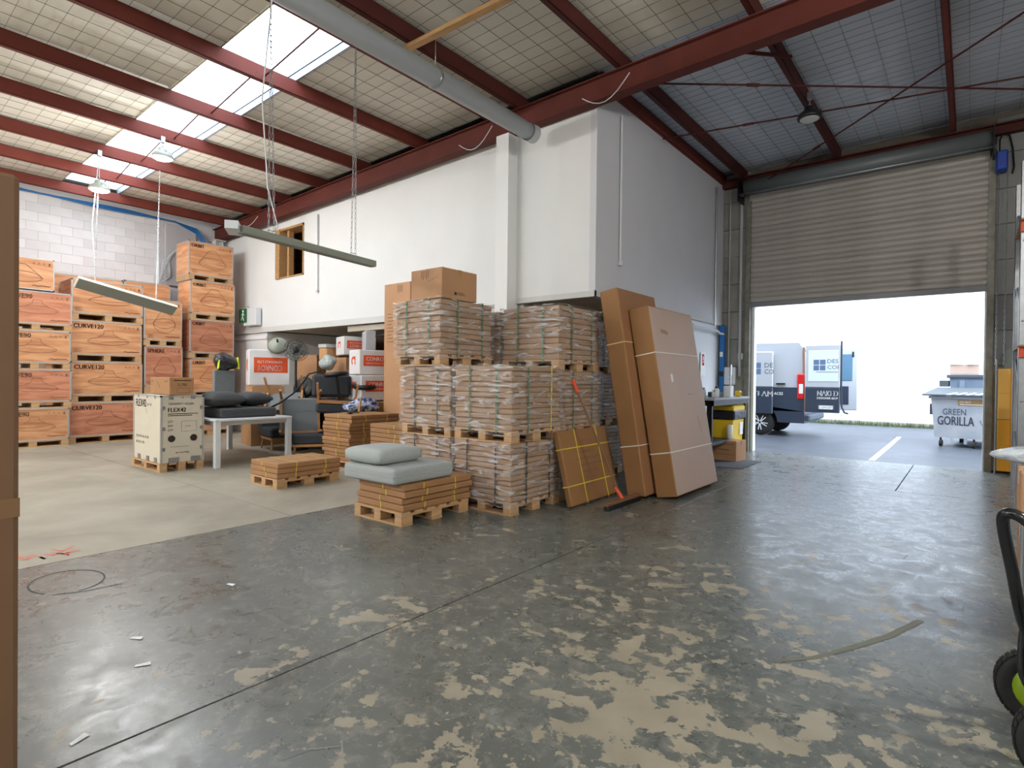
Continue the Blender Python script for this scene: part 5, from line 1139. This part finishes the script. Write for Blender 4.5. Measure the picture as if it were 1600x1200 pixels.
# ---- van
vn = thing('delivery_van', 'white and slate blue delivery van parked outside with its rear doors open', 'van', (-4.38, 16.95, 0))
def van_prof(z0, z1, arch=True, x0=-4.6, x1=1.05):
    p = [(x0, z0)]
    if arch:
        for k in range(13): a = PI-k*PI/12; p.append((.0+.44*math.cos(a), max(z0, .34+.44*math.sin(a))))
    p += [(x1, z0), (x1, z1), (x0, z1)]; return p
VM = lambda y: Matrix(((1, 0, 0, 0), (0, 0, -1, y), (0, 1, 0, 0), (0, 0, 0, 1)))
MB().prism(van_prof(.34, .64, True, x1=1.08), 1.96, VM(.98)).build('sill_panel', VBLUE, vn)
lower = [(-4.6, .64), (-.33, .64)]+[(.44*math.cos(a), .34+.44*math.sin(a)) for a in [PI-.75-k*(PI-1.5)/10 for k in range(11)]]+[(.33, .64), (1.06, .64), (1.05, 1.26), (-4.6, 1.26)]
MB().prism(lower, 1.96, VM(.98)).build('lower_body', VBLUE, vn)
MB().prism([(-4.6, 1.26), (1.05, 1.26), (1.0, 2.3), (.93, 2.42), (-4.4, 2.42), (-4.6, 2.3)], 1.9, VM(.95)).build('upper_body', VWHITE, vn)
MB().cbox((.95, -.9, .4), (1.2, .9, .56), .03).build('rear_bumper', VGREY, vn)
sd = MB().cbox((-2.2, -1.04, 1.26), (.33, -.985, 2.2), .02).build('sliding_door_upper', VWHITE, vn); MB().cbox((-2.2, -1.035, .55), (.33, -.985, 1.26), .02).build('sliding_door_lower', VBLUE, vn)
MB().box((.40, -.99, 1.33), (.62, -.965, 1.37)).build('door_rail', BLACK, vn)
for x in (0, -3.4):
    for y in (-.86, .86):
        wl = MB().lathe([(.2, -.1), (.3, -.11), (.335, -.08), (.335, .08), (.3, .11), (.2, .1)], 32, Matrix.Translation((x, y, .335-.02)) @ Matrix.Rotation(PI/2, 4, 'X')).build('wheel', RUB, vn, smooth=True)
        MB().lathe([(.06, .085), (.215, .08), (.215, -.08), (.06, -.085)], 24, Matrix.Translation((x, y, .315)) @ Matrix.Rotation(PI/2, 4, 'X')).build('rim', BLACKM, wl)
        sp_ = MB()
        for k in range(10):
            a = k*PI/5+(.12 if k % 2 else -.12); s_ = -1 if y < 0 else 1
            sp_.bar((.03*math.cos(a)+x, y+s_*.105, .315+.03*math.sin(a)), (.2*math.cos(a)+x, y+s_*.105, .315+.2*math.sin(a)), .022, .02)
        sp_.build('spokes', WMET, wl)
tl = MB().cbox((.9, -1.0, .95), (1.07, -.93, 1.62), .03).build('tail_light', REDP, vn); MB().cbox((.95, -1.008, 1.1), (1.05, -.99, 1.35), .01).build('clear_lens', WMET, tl)
MB().bar((1.06, -.93, .6), (1.04, -.93, 2.3), .05, .05).build('door_pillar', mat('rusty_pillar', (150, 112, 92), .6), vn)
MB().box((1.0, -.9, .62), (1.005, .9, 2.25)).build('load_bay_back', DARK, vn)
# near rear door, opened square to the van side, its outside towards us
nd = MB().cbox((1.1, -1.03, .64), (1.88, -.97, 1.27), .015).build('rear_door_lower', VBLUE, vn); nu = MB().cbox((1.1, -1.03, 1.27), (1.88, -.97, 2.34), .015).build('rear_door_upper', VWHITE, vn)
MB().cbox((1.17, -1.037, 1.42), (1.84, -1.025, 2.2), .004).build('blanked_window', mat('pale_blue_panel', (200, 214, 230), .3), vn)
MB().tube([(1.90, -1.0, 2.42), (1.90, -1.0, 1.2), (1.92, -1.0, .8), (1.98, -1.0, .66), (2.06, -1.0, .64)], .022, 8).build('door_edge_seal', VBLUE, vn)
MB().cbox((1.4, -1.045, .72), (1.76, -1.03, .83), .005).build('plate_holder', VGREY, vn)
pr = PR().rect(.0, .0, .3, .085); pr.build(FACE_Y(1.43, -1.047, .73), WPRINT, vn, 'number_plate')
PR().text('LGN220', .02, .02, .05, .26).build(FACE_Y(1.43, -1.049, .73), INK, vn, 'plate_lettering')
fd = MB().cbox((1.1, .95, .64), (1.98, 1.0, 2.34), .015).build('far_rear_door', VWHITE, vn)
MB().cbox((1.55, .94, 1.45), (1.86, .952, 2.18), .01).build('door_window', BGLASS, vn); MB().cbox((1.3, .94, .8), (1.78, .951, 1.3), .01).build('inner_panel', VBLUE, vn)
MB().cbox((1.85, .93, 2.1), (1.9, .95, 2.25), .01).build('door_catch', BLACK, vn)
def logo(x, z, s_, y, par):
    p = PR()
    for i in (0, 1):
        for j in (0, 1): p.rect(i*s_*.55, j*s_*.55, i*s_*.55+s_*.48, j*s_*.55+s_*.48)
    p.build(FACE_Y(x, y, z), LOGO, par, 'square_logo')
logo(-.28, 1.60, .30, -1.043, vn); logo(1.29, 1.7, .26, -1.04, vn)
GT = mat('grey_lettering', (84, 92, 104), .5)
PR().text('DE', .08, .17, .12, .21).text('CO', .08, 0, .12, .23).build(FACE_Y(.04, -1.043, 1.61), GT, vn, 'printed_lettering')
PR().text('DES', 0, .15, .1, .24).text('COI', 0, 0, .1, .24).line([(-.25, -.07), (.24, -.07)], .012).build(FACE_Y(1.6, -1.04, 1.73), GT, vn, 'printed_lettering')
PR().text('FLAM', 0, 0, .14, .46, bold=.008).build(FACE_Y(-.13, -1.0375, 1.01), WPRINT, vn, 'printed_lettering')
PR().text('ACES', 0, 0, .07, .22).build(FACE_Y(.35, -.983, 1.06), WPRINT, vn, 'printed_lettering')
PR().text('NAKED', 0, .08, .13, .46, bold=.006).text('DESIGNER BIOF', 0, 0, .05, .46).build(FACE_Y(1.38, -1.033, .98), WPRINT, vn, 'printed_lettering')
# ---- bins
bn = thing('wheeled_skip_bin', 'white wheeled waste bin lettered GREEN GORILLA outside the door', 'bin', (-.70, 16.15, -.02), -.2)
m = MB(); m.add([(.06, .06, .2), (2.0, .06, .2), (2.0, .95, .2), (.06, .95, .2), (0, 0, 1.1), (2.06, 0, 1.1), (2.06, 1.1, 1.1), (0, 1.1, 1.1)], [(0, 3, 2, 1), (4, 5, 6, 7), (0, 1, 5, 4), (1, 2, 6, 5), (2, 3, 7, 6), (3, 0, 4, 7)]); m.build('bin_body', BINP, bn)
MB().cbox((-.04, -.04, 1.08), (2.1, .0, 1.14), .01).cbox((-.04, -.04, 1.08), (0, 1.12, 1.14), .01).build('top_rim', BINP, bn)
for x in (.15, .75, 1.5, 1.9):
    MB().tube([(x, .1, .07), (x+.05, .1, .07)], .075, 16).tube([(x+.02, .1, .07), (x+.02, .1, .2)], .02, 8).build('castor', RUB, bn) if x in (.15, 1.9, .75) else MB().box((x, .1, .1), (x+.05, .3, .2)).build('support_foot', BINP, bn)
for x in (.35, .6, 1.35): MB().box((x, .06, .08), (x+.05, .1, .22)).build('support_foot', BINP, bn)
MB().cbox((-.1, .3, .7), (-.02, .6, .95), .01).build('lifting_pocket', BINLID, bn)
ld = MB()
MB().add([(-.15, -.1, 1.145), (2.15, -.1, 1.145), (2.15, 1.12, 1.30), (-.15, 1.12, 1.30), (-.15, -.1, 1.175), (2.15, -.1, 1.175), (2.15, 1.12, 1.33), (-.15, 1.12, 1.33)], [(0, 3, 2, 1), (4, 5, 6, 7), (0, 1, 5, 4), (1, 2, 6, 5), (2, 3, 7, 6), (3, 0, 4, 7)]).build('bin_lid', BINLID, bn)
for k in range(11): ld.add([(.3+k*.17, -.09, 1.179), (.37+k*.17, -.09, 1.179), (.45+k*.17, .25, 1.222), (.38+k*.17, .25, 1.222)], [(0, 1, 2, 3)])
ld.build('lid_stripes', WPRINT, bn)
FB = Matrix.Translation((0, -.001, 0)) @ Matrix(((1, 0, 0, 0), (0, -.0667, -1, .052), (0, 1, -.0667, .2), (0, 0, 0, 1)))
GI = mat('grey_blue_stencil', (66, 78, 98), .6)
PR().text('GREEN', .22, .52, .14, .42).text('GORILLA', .12, .29, .2, .66, bold=.006).build(FB, GI, bn, 'stencil_lettering')
PR().text('0367', 1.0, .2, .1, .25).line(ell(1.15, .6, .14, .12, .6, 5.5, 16), .03).line([(.88, .42), (1.0, .12)], .012).build(FB, GI, bn, 'stencil_lettering')
PR().rect(.5, .74, 1.05, .86).build(FB, mat('brown_notice', (160, 124, 72), .6), bn, 'brown_notice'); 
FB2 = Matrix.Translation((0, -.004, 0)) @ FB
PR().text('DO NOT', .53, .79, .05, .2).line([(.53, .76), (1.0, .76)], .012).build(FB2, WPRINT, bn, 'notice_lettering')
bn2 = thing('large_blue_bin', 'tall pale blue bin standing behind the white wheeled bin', 'bin', (-.40, 17.4, -.02), -.15)
m = MB(); m.add([(.1, .05, .1), (2.0, .05, .1), (2.0, 1.0, .1), (.1, 1.0, .1), (0, 0, 1.6), (2.1, 0, 1.6), (2.1, 1.1, 1.6), (0, 1.1, 1.6)], [(0, 3, 2, 1), (0, 1, 5, 4), (1, 2, 6, 5), (2, 3, 7, 6), (3, 0, 4, 7), (4, 5, 6, 7)]); m.build('bin_body', BINB, bn2)
MB().cbox((-.05, -.05, 1.56), (2.15, 0, 1.64), .01).build('top_rim', BINLID, bn2); MB().cbox((-.2, 0, 1.35), (-.02, .2, 1.5), .01).build('side_lug', BINLID, bn2); MB().box((.2, -.03, 1.1), (.3, .02, 1.5)).build('rib', BINB, bn2)
for x in (.2, 1.7): MB().tube([(x, .15, .07), (x+.06, .15, .07)], .08, 16).build('castor', RUB, bn2)
bo = thing('open_cardboard_box', 'open brown cardboard box sticking out of the tall blue bin', 'box', (-.12, 17.75, 1.63), .0)
MB().cbox((-.28, -.2, 0), (.28, .2, .24), .008).build('carton_body', KRAFTG, bo); MB().bar((-.28, -.2, .25), (-.02, -.22, .3), .1, .008).bar((.05, -.22, .23), (.28, -.2, .29), .1, .008).build('carton_flap', KRAFT3, bo)
# wall across the yard bounce: ground beyond is open sky above
